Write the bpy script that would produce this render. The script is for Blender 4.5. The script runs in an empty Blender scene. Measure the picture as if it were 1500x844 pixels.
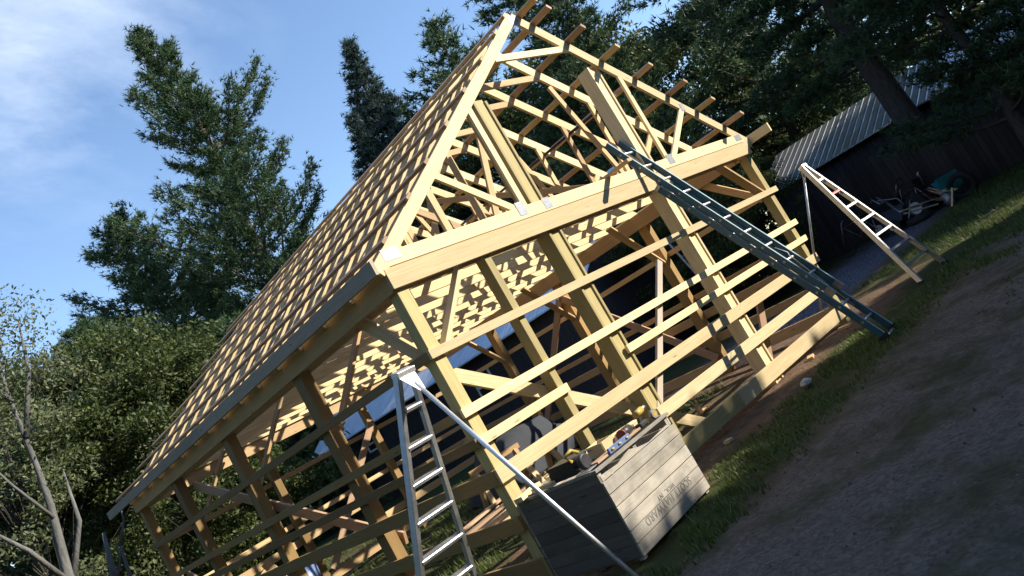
import bpy, bmesh, math, random
import numpy as np
from mathutils import Vector, Matrix
random.seed(7)
S = bpy.context.scene
COL = S.collection
V = Vector
PI = math.pi

# ------------------------------------------------------------------ materials
def new_mat(name):
    m = bpy.data.materials.new(name); m.use_nodes = True
    nt = m.node_tree; nt.nodes.clear()
    out = nt.nodes.new('ShaderNodeOutputMaterial')
    b = nt.nodes.new('ShaderNodeBsdfPrincipled')
    nt.links.new(b.outputs[0], out.inputs[0])
    return m, nt, b, out
def N(nt, t, **kw):
    n = nt.nodes.new(t)
    for k, v in kw.items():
        if k == 'inp':
            for a, b in v.items(): n.inputs[a].default_value = b
        else: setattr(n, k, v)
    return n
def mix(nt, fac, a, b, mode='MIX'):
    n = nt.nodes.new('ShaderNodeMix'); n.data_type = 'RGBA'; n.blend_type = mode; n.clamp_factor = True
    for s, v in ((n.inputs[0], fac), (n.inputs[6], a), (n.inputs[7], b)):
        if isinstance(v, bpy.types.NodeSocket): nt.links.new(v, s)
        elif isinstance(v, (int, float)): s.default_value = v
        else: s.default_value = (*v, 1)
    return n.outputs[2]
def ramp(nt, src, stops):
    r = nt.nodes.new('ShaderNodeValToRGB'); e = r.color_ramp.elements
    e[0].position, e[0].color = stops[0][0], (*stops[0][1], 1)
    e[1].position, e[1].color = stops[-1][0], (*stops[-1][1], 1)
    for p, c in stops[1:-1]:
        x = e.new(p); x.color = (*c, 1)
    nt.links.new(src, r.inputs[0]); return r.outputs[0]
def noise(nt, vec, scale, detail=4, rough=.6):
    n = N(nt, 'ShaderNodeTexNoise', inp={'Scale': scale, 'Detail': detail, 'Roughness': rough})
    if vec is not None: nt.links.new(vec, n.inputs['Vector'])
    return n.outputs['Fac']
def bump(nt, b, h, s, d=.01):
    n = N(nt, 'ShaderNodeBump', inp={'Strength': s, 'Distance': d}); nt.links.new(h, n.inputs['Height'])
    nt.links.new(n.outputs[0], b.inputs['Normal'])

def wood(name, c1, c2, c3, dirt=.15, rough=.62, knots=True, weather=0):
    """boards: UV = (metres along, metres across + board offset), 'tone' = two random numbers per board"""
    m, nt, b, out = new_mat(name)
    uv = N(nt, 'ShaderNodeUVMap', uv_map='UVMap').outputs[0]
    tn = N(nt, 'ShaderNodeUVMap', uv_map='tone').outputs[0]
    sx = N(nt, 'ShaderNodeSeparateXYZ'); nt.links.new(tn, sx.inputs[0])
    mp = N(nt, 'ShaderNodeMapping'); mp.inputs['Scale'].default_value = (1.3, 34, 1); nt.links.new(uv, mp.inputs[0])
    g = noise(nt, mp.outputs[0], 1.6, 5, .65)
    mp2 = N(nt, 'ShaderNodeMapping'); mp2.inputs['Scale'].default_value = (.7, 6, 1); nt.links.new(uv, mp2.inputs[0])
    g2 = noise(nt, mp2.outputs[0], 2.2, 3, .5)
    base = mix(nt, sx.outputs[0], c1, c2)
    grain = ramp(nt, g, [(.3, (.72, .66, .58)), (.55, (1, 1, 1)), (.8, (1.05, 1.03, 1))])
    col = mix(nt, .75, base, grain, 'MULTIPLY')
    blot = ramp(nt, g2, [(.35, (0, 0, 0)), (.75, (1, 1, 1))])
    col = mix(nt, mix(nt, .5, (0, 0, 0), blot), col, c3)
    if knots:
        mk = N(nt, 'ShaderNodeMapping'); mk.inputs['Scale'].default_value = (2.6, 13, 1); nt.links.new(uv, mk.inputs[0])
        vo = N(nt, 'ShaderNodeTexVoronoi', inp={'Scale': 1.0, 'Randomness': 1.0}); nt.links.new(mk.outputs[0], vo.inputs['Vector'])
        kf = ramp(nt, vo.outputs['Distance'], [(.07, (1, 1, 1)), (.15, (0, 0, 0))])
        cs = N(nt, 'ShaderNodeSeparateColor'); nt.links.new(vo.outputs['Color'], cs.inputs[0])
        th = N(nt, 'ShaderNodeMath', operation='GREATER_THAN', inp={1: .74}); nt.links.new(cs.outputs[0], th.inputs[0])
        mu = N(nt, 'ShaderNodeMath', operation='MULTIPLY'); nt.links.new(kf, mu.inputs[0]); nt.links.new(th.outputs[0], mu.inputs[1])
        mu2 = N(nt, 'ShaderNodeMath', operation='MULTIPLY', inp={1: .75}); nt.links.new(mu.outputs[0], mu2.inputs[0])
        col = mix(nt, mu2.outputs[0], col, tuple(x*.32 for x in c2))
    if weather:
        w = noise(nt, uv, 3.5, 6, .7)
        col = mix(nt, ramp(nt, w, [(.42, (0, 0, 0)), (.72, (weather,)*3)]), col, (.10, .10, .09))
    d = N(nt, 'ShaderNodeMath', operation='MULTIPLY_ADD', inp={1: .48, 2: .66}); nt.links.new(sx.outputs[1], d.inputs[0])
    cc = N(nt, 'ShaderNodeCombineColor')
    for i in range(3): nt.links.new(d.outputs[0], cc.inputs[i])
    col = mix(nt, 1.0, col, cc.outputs[0], 'MULTIPLY')
    nt.links.new(col, b.inputs['Base Color']); b.inputs['Roughness'].default_value = rough
    b.inputs['Specular IOR Level'].default_value = .25
    bump(nt, b, g, .35, .002)
    return m
M = {}
M['pine'] = wood('pine_lumber', (.81, .69, .43), (.75, .59, .33), (.63, .46, .25))
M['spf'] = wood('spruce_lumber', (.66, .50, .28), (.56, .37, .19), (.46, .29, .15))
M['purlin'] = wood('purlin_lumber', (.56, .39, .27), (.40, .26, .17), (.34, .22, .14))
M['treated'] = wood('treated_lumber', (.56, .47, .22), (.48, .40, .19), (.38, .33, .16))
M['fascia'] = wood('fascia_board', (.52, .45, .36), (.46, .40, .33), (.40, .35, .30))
M['shadewood'] = wood('shade_darkened_lumber', (.36, .235, .095), (.30, .195, .08), (.24, .16, .07))  # side wall shade is put into this darker lumber colour
M['fencew'] = wood('dark_fence_boards', (.060, .052, .048), (.045, .04, .038), (.03, .028, .026), knots=False)
M['gold'] = wood('golden_header_lumber', (.62, .42, .18), (.52, .34, .14), (.45, .28, .12))
M['shadegrey'] = wood('shaded_crate_side_wood', (.24, .215, .195), (.18, .16, .145), (.12, .105, .095), weather=.6, rough=.9)  # shade of the crate's left face put into the colour; mottling is weathering
M['grey'] = wood('weathered_crate_wood', (.50, .465, .405), (.37, .345, .305), (.28, .26, .23), weather=.6, rough=.85)

def plain(name, col, rough=.5, metal=0, var=.15, scale=8, spec=.5, bmp=0):
    m, nt, b, out = new_mat(name)
    tc = N(nt, 'ShaderNodeTexCoord').outputs['Object']
    n = noise(nt, tc, scale, 5, .65)
    lo = tuple(x*(1-var) for x in col); hi = tuple(min(1, x*(1+var)) for x in col)
    nt.links.new(ramp(nt, n, [(.3, lo), (.7, hi)]), b.inputs['Base Color'])
    rr = N(nt, 'ShaderNodeMapRange', inp={3: max(.05, rough-.1), 4: min(1, rough+.12)}); nt.links.new(n, rr.inputs[0])
    nt.links.new(rr.outputs[0], b.inputs['Roughness'])
    b.inputs['Metallic'].default_value = metal; b.inputs['Specular IOR Level'].default_value = spec
    if bmp: bump(nt, b, n, bmp, .01)
    return m
M['alu'] = plain('aluminium', (.46, .47, .49), .42, .9, .18, 14)
M['alu_pale'] = plain('bright_aluminium', (.82, .83, .84), .42, .85, .08, 14)
M['galv'] = plain('galvanised_plate', (.24, .26, .30), .5, .7, .2, 30)
M['teal'] = plain('blue_fibreglass', (.035, .115, .165), .38, 0, .2, 6)
M['tealcap'] = plain('fibreglass_flange', (.30, .42, .50), .3, 0, .15, 10)
M['black'] = plain('black_plastic', (.02, .022, .022), .45, 0, .3, 9)
M['rubber'] = plain('rubber', (.02, .02, .02), .8, 0, .2, 9)
M['red'] = plain('red_plastic', (.16, .03, .03), .5, 0, .2, 9)
M['pink'] = plain('red_painted_rung', (.62, .16, .16), .5, 0, .2, 9)
M['yellow'] = plain('yellow_plastic', (.38, .27, .06), .45, 0, .15, 9)
M['blue'] = plain('blue_painted_steel', (.15, .22, .42), .4, .3, .2, 9)
M['silver'] = plain('tool_steel', (.34, .34, .35), .5, .8, .25, 9)
M['tealbin'] = plain('teal_plastic', (.02, .26, .30), .5, 0, .2, 3)
M['white'] = plain('white_paint', (.7, .7, .68), .6, 0, .12, 6)
M['stone'] = plain('pale_stone', (.46, .44, .40), .9, 0, .3, 12, bmp=.6)
M['tarp'] = plain('blue_grey_tarp', (.028, .034, .045), .85, 0, .35, 3, bmp=.5)
M['darksteel'] = plain('dark_pipe', (.05, .05, .06), .5, .6, .2, 9)
M['ink'] = plain('faded_stencil_ink', (.17, .165, .155), .9, 0, .35, 60)
M['bark'] = None
def bark(name, c1, c2, scale=14):
    m, nt, b, out = new_mat(name)
    tc = N(nt, 'ShaderNodeTexCoord').outputs['Object']
    mp = N(nt, 'ShaderNodeMapping'); mp.inputs['Scale'].default_value = (1, 1, .25); nt.links.new(tc, mp.inputs[0])
    n = noise(nt, mp.outputs[0], scale, 6, .7)
    nt.links.new(ramp(nt, n, [(.3, c1), (.7, c2)]), b.inputs['Base Color']); b.inputs['Roughness'].default_value = .9
    bump(nt, b, n, .8, .04); return m
M['bark'] = bark('pine_bark', (.035, .03, .026), (.11, .095, .08))
M['palebark'] = bark('grey_smooth_bark', (.05, .052, .05), (.17, .17, .16), 9)
def leafmat(name, c1, c2, c3, trans=.25):
    m, nt, b, out = new_mat(name)
    tn = N(nt, 'ShaderNodeUVMap', uv_map='tone').outputs[0]
    sx = N(nt, 'ShaderNodeSeparateXYZ'); nt.links.new(tn, sx.inputs[0])
    col = ramp(nt, sx.outputs[0], [(0, c1), (.6, c2), (1, c3)])
    nt.links.new(col, b.inputs['Base Color']); b.inputs['Roughness'].default_value = .55
    b.inputs['Specular IOR Level'].default_value = .35
    t = N(nt, 'ShaderNodeBsdfTranslucent'); nt.links.new(col, t.inputs[0])
    ms = N(nt, 'ShaderNodeMixShader', inp={0: trans}); nt.links.new(b.outputs[0], ms.inputs[1]); nt.links.new(t.outputs[0], ms.inputs[2])
    nt.links.new(ms.outputs[0], out.inputs[0]); return m
M['needle'] = leafmat('white_pine_needles', (.028, .060, .030), (.055, .105, .042), (.10, .15, .055))
M['spruce'] = leafmat('spruce_needles', (.022, .042, .040), (.040, .070, .062), (.07, .105, .085))
M['leaf'] = leafmat('broad_leaves', (.028, .046, .013), (.058, .084, .022), (.13, .155, .042), .35)
M['leaf2'] = leafmat('pale_leaves', (.075, .095, .04), (.12, .145, .065), (.18, .20, .10), .35)
M['pebble'] = leafmat('loose_stones', (.05, .042, .036), (.10, .085, .075), (.17, .15, .135), .0)
M['grass'] = leafmat('grass_blades', (.05, .09, .018), (.09, .145, .030), (.19, .21, .07), .35)

def corrugated(name, col, axis=1, pitch=.23, rough=.4, metal=.9):
    m, nt, b, out = new_mat(name)
    tc = N(nt, 'ShaderNodeTexCoord').outputs['Object']
    s = N(nt, 'ShaderNodeSeparateXYZ'); nt.links.new(tc, s.inputs[0])
    mm = N(nt, 'ShaderNodeMath', operation='MULTIPLY', inp={1: 2*PI/pitch}); nt.links.new(s.outputs[axis], mm.inputs[0])
    sn = N(nt, 'ShaderNodeMath', operation='SINE'); nt.links.new(mm.outputs[0], sn.inputs[0])
    pw = N(nt, 'ShaderNodeMapRange', inp={1: .55, 2: 1.0}); nt.links.new(sn.outputs[0], pw.inputs[0])
    n = noise(nt, tc, 2.0, 5)
    nt.links.new(ramp(nt, n, [(.3, tuple(x*.8 for x in col)), (.7, col)]), b.inputs['Base Color'])
    b.inputs['Roughness'].default_value = rough; b.inputs['Metallic'].default_value = metal
    bump(nt, b, pw.outputs[0], 1.0, .03); return m
M['roofblue'] = corrugated('pale_blue_steel_roof', (.70, .80, .93), 1, .23, .40, 0)
M['roofgrey'] = corrugated('old_corrugated_roof', (.62, .64, .66), 1, .3, .35)
M['darkwall'] = corrugated('dark_vertical_siding', (.035, .033, .038), 1, .3, .8, 0)
M['glass'] = plain('window_glass', (.02, .025, .03), .08, 0, .1)

# ------------------------------------------------------------------ object helpers
ORG = {}
def tag(o, label=None, cat=None, group=None, kind=None):
    if label: o['label'] = label
    if cat: o['category'] = cat
    if group: o['group'] = group
    if kind: o['kind'] = kind
    return o
def thing(name, label, cat, loc=(0, 0, 0), group=None):
    o = bpy.data.objects.new(name, None); COL.objects.link(o); o.location = loc
    o.empty_display_size = .2; ORG[o.name] = V(loc)
    return tag(o, label, cat, group)

BOXF = [(0, 3, 2, 1), (4, 5, 6, 7), (0, 1, 5, 4), (1, 2, 6, 5), (2, 3, 7, 6), (3, 0, 4, 7)]
class MB:
    def __init__(s): s.v = []; s.f = []; s.uv = []; s.tn = []; s.sm = []
    def beam(s, p0, p1, w, t, up=(0, 0, 1), cut=None, ch=.003):
        """board from p0 to p1; w = size along 'up' side, t = size across. Axis runs through the centre."""
        p0, p1 = V(p0), V(p1); d = p1-p0; L = d.length; d.normalize()
        u = V(up); u = (u-d*u.dot(d)); u.normalize(); a = d.cross(u)
        off = random.random()*50; tone = (random.random(), random.random()); uo = random.random()*40
        hw, ht = w/2, t/2; ch = min(ch, ht*.3)
        # octagonal section gives every board small eased edges
        sec = [(-hw, -ht+ch), (-hw+ch, -ht), (hw-ch, -ht), (hw, -ht+ch), (hw, ht-ch), (hw-ch, ht), (-hw+ch, ht), (-hw, ht-ch)]
        per = [0]
        for i in range(8):
            x0, y0 = sec[i]; x1, y1 = sec[(i+1) % 8]; per.append(per[-1]+math.hypot(x1-x0, y1-y0))
        n = len(s.v)
        for q in (p0, p1):
            for (x, y) in sec: s.v.append(q+u*x+a*y)
        for i in range(8):
            j = (i+1) % 8
            s.f.append((n+i, n+j, n+8+j, n+8+i))
            s.uv += [(uo, off+per[i]), (uo, off+per[i+1]), (uo+L, off+per[i+1]), (uo+L, off+per[i])]; s.tn += [tone]*4; s.sm.append(False)
        s.f.append(tuple(n+7-i for i in range(8))); s.uv += [(uo+sec[7-i][0]*.2, off+sec[7-i][1]*.2) for i in range(8)]; s.tn += [tone]*8; s.sm.append(False)
        s.f.append(tuple(n+8+i for i in range(8))); s.uv += [(uo+L+sec[i][0]*.2, off+sec[i][1]*.2) for i in range(8)]; s.tn += [tone]*8; s.sm.append(False)
        return s
    def box(s, lo, hi, long=None):
        lo, hi = V(lo), V(hi); e = hi-lo; c = (lo+hi)/2
        k = long if long is not None else max(range(3), key=lambda i: e[i])
        a = V((0, 0, 0)); a[k] = e[k]/2
        o = [i for i in range(3) if i != k]; up = V((0, 0, 0)); up[o[1]] = 1
        return s.beam(c-a, c+a, e[o[1]], e[o[0]], up)
    def tube(s, pts, rad, n=8, cap=True):
        pts = [V(p) for p in pts]
        if not hasattr(rad, '__len__'): rad = [rad]*len(pts)
        tone = (random.random(), random.random()); n0 = len(s.v); L = 0
        ref = V((.3, .2, 1)).normalized(); d0 = (pts[1]-pts[0]).normalized()
        if abs(ref.dot(d0)) > .9: ref = V((1, .2, 0)).normalized()
        for i, p in enumerate(pts):
            d = (pts[min(i+1, len(pts)-1)]-pts[max(i-1, 0)]).normalized()
            u = (ref-d*ref.dot(d)).normalized(); a = d.cross(u)
            for k in range(n):
                t = 2*PI*k/n; s.v.append(p+(u*math.cos(t)+a*math.sin(t))*rad[i])
        for i in range(len(pts)-1):
            L2 = L+(pts[i+1]-pts[i]).length
            for k in range(n):
                j = (k+1) % n
                s.f.append((n0+i*n+k, n0+i*n+j, n0+(i+1)*n+j, n0+(i+1)*n+k))
                s.uv += [(L, k*.05), (L, k*.05+.05), (L2, k*.05+.05), (L2, k*.05)]; s.tn += [tone]*4; s.sm.append(True)
            L = L2
        if cap:
            for base, rev in ((n0, True), (n0+(len(pts)-1)*n, False)):
                idx = [base+k for k in range(n)]
                if rev: idx.reverse()
                s.f.append(tuple(idx)); s.uv += [(0, 0)]*n; s.tn += [tone]*n; s.sm.append(False)
        return s
    def poly(s, pts, thick, nrm):
        """flat prism: outline pts extruded by thick along nrm"""
        pts = [V(p) for p in pts]; nv = V(nrm).normalized()*thick; n = len(pts); k = len(s.v)
        tone = (random.random(), random.random())
        s.v += pts+[p+nv for p in pts]
        s.f.append(tuple(range(k+n-1, k-1, -1))); s.f.append(tuple(range(k+n, k+2*n)))
        for q in (0, 1): s.uv += [(p.x+p.y*.3, p.z) for p in pts]; s.tn += [tone]*n; s.sm.append(False)
        for i in range(n):
            j = (i+1) % n; s.f.append((k+i, k+j, k+n+j, k+n+i)); s.uv += [(0, 0), (.1, 0), (.1, .05), (0, .05)]; s.tn += [tone]*4; s.sm.append(False)
        return s
    def quad(s, pts, tone=None):
        k = len(s.v); s.v += [V(p) for p in pts]; n = len(pts); s.f.append(tuple(range(k, k+n)))
        s.uv += [(0, 0), (1, 0), (1, 1), (0, 1)][:n]; s.tn += [tone or (random.random(), random.random())]*n; s.sm.append(False); return s
    def build(s, name, mat, parent=None, origin=None, smooth=False):
        me = bpy.data.meshes.new(name)
        c = V(origin) if origin is not None else sum(s.v, V((0, 0, 0)))/len(s.v)
        me.from_pydata([tuple(v-c) for v in s.v], [], s.f)
        u = me.uv_layers.new(name='UVMap'); u.data.foreach_set('uv', np.array(s.uv, dtype=np.float32).ravel())
        t = me.uv_layers.new(name='tone'); t.data.foreach_set('uv', np.array(s.tn, dtype=np.float32).ravel())
        me.polygons.foreach_set('use_smooth', [bool(x) for x in s.sm])
        me.materials.append(mat)
        bm = bmesh.new(); bm.from_mesh(me); bmesh.ops.recalc_face_normals(bm, faces=bm.faces); bm.to_mesh(me); bm.free()
        o = bpy.data.objects.new(name, me); COL.objects.link(o)
        if parent is not None:
            o.parent = parent; o.location = c-ORG[parent.name]
        else: o.location = c
        ORG[o.name] = c
        return o
def rnd_mesh(name, verts, faces_n, tones, mat, origin=(0, 0, 0), parent=None):
    """fast mesh from a numpy array of polygons all with the same number of corners"""
    nv = len(verts); nf = nv//faces_n
    me = bpy.data.meshes.new(name); me.vertices.add(nv); me.vertices.foreach_set('co', verts.astype(np.float32).ravel())
    me.loops.add(nv); me.loops.foreach_set('vertex_index', np.arange(nv, dtype=np.int32))
    me.polygons.add(nf); me.polygons.foreach_set('loop_start', np.arange(0, nv, faces_n, dtype=np.int32))
    me.update(calc_edges=True)
    u = me.uv_layers.new(name='UVMap'); u.data.foreach_set('uv', np.zeros(nv*2, np.float32))
    t = me.uv_layers.new(name='tone'); t.data.foreach_set('uv', np.repeat(tones.astype(np.float32), faces_n, axis=0).ravel())
    me.materials.append(mat); me.validate()
    o = bpy.data.objects.new(name, me); COL.objects.link(o)
    if parent is not None: o.parent = parent
    o.location = origin; ORG[o.name] = V(origin)+(ORG[parent.name] if parent is not None else V((0, 0, 0)))
    return o
def copy_thing(root, loc, rz=0, sc=1, label=None, group=None):
    r = root.copy(); COL.objects.link(r); r.location = loc; r.rotation_euler = (0, 0, rz)
    r.scale = (sc, sc, sc) if not hasattr(sc, '__len__') else sc
    if label: r['label'] = label
    if group: r['group'] = group
    for ch in list(root.children):
        c = ch.copy(); COL.objects.link(c); c.parent = r
        for g in ch.children:
            d = g.copy(); COL.objects.link(d); d.parent = c
    return r

# ------------------------------------------------------------------ camera
R = Matrix(((0.64600539, -0.58230105, -0.49356108), (-0.28611672, 0.41473409, -0.86378982), (0.70768232, 0.69922895, 0.10131439)))
CAM = V((-4.3572, -5.5927, 1.70))
cam = bpy.data.cameras.new('camera'); cam.sensor_width = 36; cam.lens = 36*1160.74/1500; cam.clip_end = 1500; cam.clip_start = .05
co = bpy.data.objects.new('camera', cam); COL.objects.link(co)
mw = Matrix((( R[0][0], -R[1][0], -R[2][0], CAM.x), (R[0][1], -R[1][1], -R[2][1], CAM.y), (R[0][2], -R[1][2], -R[2][2], CAM.z), (0, 0, 0, 1)))
co.matrix_world = mw; S.camera = co

# ------------------------------------------------------------------ light
SUN = V((.90, -1.0, .80)).normalized()
sd = bpy.data.lights.new('sun', 'SUN'); sd.energy = 5.0; sd.angle = math.radians(.55); sd.color = (1.0, .90, .74)
so = bpy.data.objects.new('sun', sd); COL.objects.link(so); so.rotation_euler = SUN.to_track_quat('Z', 'Y').to_euler(); so.location = (20, -20, 20)
W = bpy.data.worlds.new('World'); S.world = W; W.use_nodes = True; nt = W.node_tree; nt.nodes.clear()
wo = nt.nodes.new('ShaderNodeOutputWorld'); bg = nt.nodes.new('ShaderNodeBackground'); nt.links.new(bg.outputs[0], wo.inputs[0])
sky = nt.nodes.new('ShaderNodeTexSky'); sky.sky_type = 'NISHITA'; sky.sun_disc = False
sky.sun_elevation = math.asin(SUN.z); sky.sun_rotation = math.atan2(SUN.x, SUN.y)
sky.air_density = 1.0; sky.dust_density = .05; sky.ozone_density = 2.4; sky.altitude = 100
tc = nt.nodes.new('ShaderNodeTexCoord')
# thin streaky cirrus high in the sky
mp = N(nt, 'ShaderNodeMapping'); mp.inputs['Rotation'].default_value = (.3, -.5, .9); mp.inputs['Scale'].default_value = (2.0, 9.0, 5.0)
nt.links.new(tc.outputs['Generated'], mp.inputs[0])
cn = noise(nt, mp.outputs[0], 1.1, 8, .62)
dot = N(nt, 'ShaderNodeVectorMath', operation='DOT_PRODUCT'); nt.links.new(tc.outputs['Generated'], dot.inputs[0])
CD = V((.25, .70, .66)).normalized(); dot.inputs[1].default_value = CD
dm = N(nt, 'ShaderNodeMapRange', inp={1: .93, 2: 1.0}); nt.links.new(dot.outputs['Value'], dm.inputs[0])
cm = N(nt, 'ShaderNodeMapRange', inp={1: .40, 2: .86, 4: .62}); nt.links.new(cn, cm.inputs[0])
pr = N(nt, 'ShaderNodeMath', operation='MULTIPLY'); nt.links.new(dm.outputs[0], pr.inputs[0]); nt.links.new(cm.outputs[0], pr.inputs[1])
# a second faint wisp lower down
dot2 = N(nt, 'ShaderNodeVectorMath', operation='DOT_PRODUCT'); nt.links.new(tc.outputs['Generated'], dot2.inputs[0])
C2 = V((.27, .81, .52)).normalized(); dot2.inputs[1].default_value = C2
dm2 = N(nt, 'ShaderNodeMapRange', inp={1: .992, 2: .9995}); nt.links.new(dot2.outputs['Value'], dm2.inputs[0])
pr2 = N(nt, 'ShaderNodeMath', operation='MULTIPLY', inp={}); nt.links.new(dm2.outputs[0], pr2.inputs[0]); nt.links.new(cm.outputs[0], pr2.inputs[1])
ad = N(nt, 'ShaderNodeMath', operation='MULTIPLY_ADD', inp={1: .35}); nt.links.new(pr2.outputs[0], ad.inputs[0]); nt.links.new(pr.outputs[0], ad.inputs[2])
skc = mix(nt, ad.outputs[0], sky.outputs[0], (5.6, 6.2, 7.0))
nt.links.new(skc, bg.inputs[0]); bg.inputs[1].default_value = .14
S.view_settings.view_transform = 'Standard'; S.view_settings.look = 'None'; S.view_settings.gamma = 1; S.view_settings.use_curve_mapping = False
S.view_settings.exposure = .95

# ------------------------------------------------------------------ ground
m, nt, b, out = new_mat('yard_ground')
geo = N(nt, 'ShaderNodeNewGeometry').outputs['Position']
sx = N(nt, 'ShaderNodeSeparateXYZ'); nt.links.new(geo, sx.inputs[0])
X, Y = sx.outputs[0], sx.outputs[1]
def math_(op, a, b_=None):
    n = N(nt, 'ShaderNodeMath', operation=op)
    for i, v in enumerate((a, b_)):
        if v is None: continue
        if isinstance(v, (int, float)): n.inputs[i].default_value = v
        else: nt.links.new(v, n.inputs[i])
    return n.outputs[0]
def band(v, lo, hi, soft):
    a = N(nt, 'ShaderNodeMapRange', inp={1: lo-soft, 2: lo+soft}); nt.links.new(v, a.inputs[0])
    c = N(nt, 'ShaderNodeMapRange', inp={1: hi-soft, 2: hi+soft, 3: 1, 4: 0}); nt.links.new(v, c.inputs[0])
    return math_('MULTIPLY', a.outputs[0], c.outputs[0])
n1 = noise(nt, geo, .9, 6, .65); n2 = noise(nt, geo, 7, 6, .7); n3 = noise(nt, geo, 45, 4, .7)
wob = math_('MULTIPLY', math_('SUBTRACT', n1, .5), 1.4)
Yw = math_('ADD', Y, wob); Xw = math_('ADD', X, wob)
vg = N(nt, 'ShaderNodeTexVoronoi', inp={'Scale': 38.0}); nt.links.new(geo, vg.inputs['Vector'])
vc = N(nt, 'ShaderNodeSeparateColor'); nt.links.new(vg.outputs['Color'], vc.inputs[0])
dirt = ramp(nt, n2, [(.25, (.07, .045, .030)), (.5, (.135, .088, .056)), (.8, (.24, .165, .11))])
gravel = ramp(nt, vc.outputs[0], [(0, (.03, .03, .036)), (.6, (.10, .10, .125)), (1, (.30, .30, .34))])
track = mix(nt, .5, ramp(nt, n2, [(.3, (.085, .063, .046)), (.5, (.140, .110, .085)), (.75, (.21, .175, .145))]), ramp(nt, vc.outputs[1], [(0, (.07, .058, .05)), (1, (.21, .18, .16))]))
grassy = ramp(nt, n2, [(.3, (.025, .034, .012)), (.7, (.06, .07, .022))])
fg = band(Yw, -60, -1.75, .35)
moss = math_('MULTIPLY', fg, ramp(nt, n1, [(.46, (0, 0, 0)), (.62, (.8, .8, .8))]))
col = mix(nt, fg, dirt, track)
col = mix(nt, moss, col, grassy)
strip = math_('MULTIPLY', band(Yw, -1.75, -.62, .22), band(X, -1.0, 60, .3))
col = mix(nt, strip, col, grassy)
grv = math_('MULTIPLY', band(Yw, 1.3, 4.4, .5), band(Xw, 8.0, 60, .5))
col = mix(nt, grv, col, gravel)
inside = math_('MULTIPLY', band(X, -30, 6.0, .6), band(Y, 1.0, 90, .5))
col = mix(nt, math_('MULTIPLY', inside, ramp(nt, n1, [(.36, (0, 0, 0)), (.5, (.95,)*3)])), col, grassy)
lft = band(X, -60, -.2, .3)
col = mix(nt, math_('MULTIPLY', lft, band(Y, -1.2, 90, .4)), col, grassy)
far = band(Y, 4.4, 400, 1.0); col = mix(nt, math_('MULTIPLY', far, band(X, 6.5, 400, .6)), col, grassy)
rt = math_('MULTIPLY', band(X, 9.5, 400, .8), band(Yw, -4.5, 1.1, .4)); col = mix(nt, rt, col, grassy)
nt.links.new(col, b.inputs['Base Color']); b.inputs['Roughness'].default_value = .95; b.inputs['Specular IOR Level'].default_value = .15
hh = math_('ADD', math_('MULTIPLY', n3, .6), math_('ADD', math_('MULTIPLY', vc.outputs[0], .35), n2))
bump(nt, b, hh, .9, .03)
M['ground'] = m
def gz(x, y):
    """gentle unevenness of the yard"""
    a = .022*math.sin(x*1.3+.7)*math.cos(y*1.7)+.012*math.sin(x*3.1+y*2.3)+.008*math.sin(5.3*x-4.1*y)
    return a-.012
def axis(lo, hi, a, b_, fine, big):
    v = []; x = lo
    while x < hi:
        v.append(x); x += fine if a <= x <= b_ else big*max(1, min(abs(x-a), abs(x-b_))/12)
    v.append(hi); return v
xs = axis(-400, 500, -6, 18, .16, 1.2); ys = axis(-400, 500, -6, 8, .16, 1.2)
nx, ny = len(xs), len(ys)
vv = np.array([(x, y, gz(x, y)) for y in ys for x in xs], np.float32)
ff = [(j*nx+i, j*nx+i+1, (j+1)*nx+i+1, (j+1)*nx+i) for j in range(ny-1) for i in range(nx-1)]
me = bpy.data.meshes.new('ground'); me.from_pydata([tuple(v) for v in vv], [], ff); me.materials.append(M['ground'])
for p in me.polygons: p.use_smooth = True
g = bpy.data.objects.new('ground', me); COL.objects.link(g); g['kind'] = 'structure'

rng = np.random.default_rng(5)
# grass: tufts of narrow blades
def grass(name, regions, label):
    vs = []; tn = []
    for (x0, x1, y0, y1, dens, h) in regions:
        n = int((x1-x0)*(y1-y0)*dens)
        cx = rng.uniform(x0, x1, n); cy = rng.uniform(y0, y1, n)
        # patchy
        keep = (np.sin(cx*2.1+1)*np.cos(cy*2.9)+np.sin(cx*5.3-cy*3.7)*.6+rng.uniform(-.9, .9, n)) > -.35
        ex = np.minimum(np.minimum(cx-x0, x1-cx), 9)/.5; ey = np.minimum(cy-y0, y1-cy)/.28
        keep &= rng.uniform(0, 1, n) < np.clip(np.minimum(ex, ey), .05, 1)
        cx, cy = cx[keep], cy[keep]; n = len(cx)
        for k in range(4):
            a = rng.uniform(0, 2*PI, n); l = h*rng.uniform(.4, 1.3, n); w = rng.uniform(.004, .010, n); lean = rng.uniform(.1, .9, n)*l
            ox = cx+rng.normal(0, .02, n); oy = cy+rng.normal(0, .02, n)
            oz = .022*np.sin(ox*1.3+.7)*np.cos(oy*1.7)+.012*np.sin(ox*3.1+oy*2.3)+.008*np.sin(5.3*ox-4.1*oy)-.016
            dx, dy = np.cos(a), np.sin(a)
            p0 = np.stack([ox-dy*w, oy+dx*w, oz], 1); p1 = np.stack([ox+dy*w, oy-dx*w, oz], 1)
            p2 = np.stack([ox+dx*lean, oy+dy*lean, oz+l*.85], 1)
            vs.append(np.stack([p0, p1, p2], 1).reshape(-1, 3)); tn.append(np.stack([rng.uniform(0, 1, n), rng.uniform(0, 1, n)], 1))
    o = rnd_mesh(name, np.concatenate(vs), 3, np.concatenate(tn), M['grass'])
    tag(o, label, 'grass', kind='stuff'); return o
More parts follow.
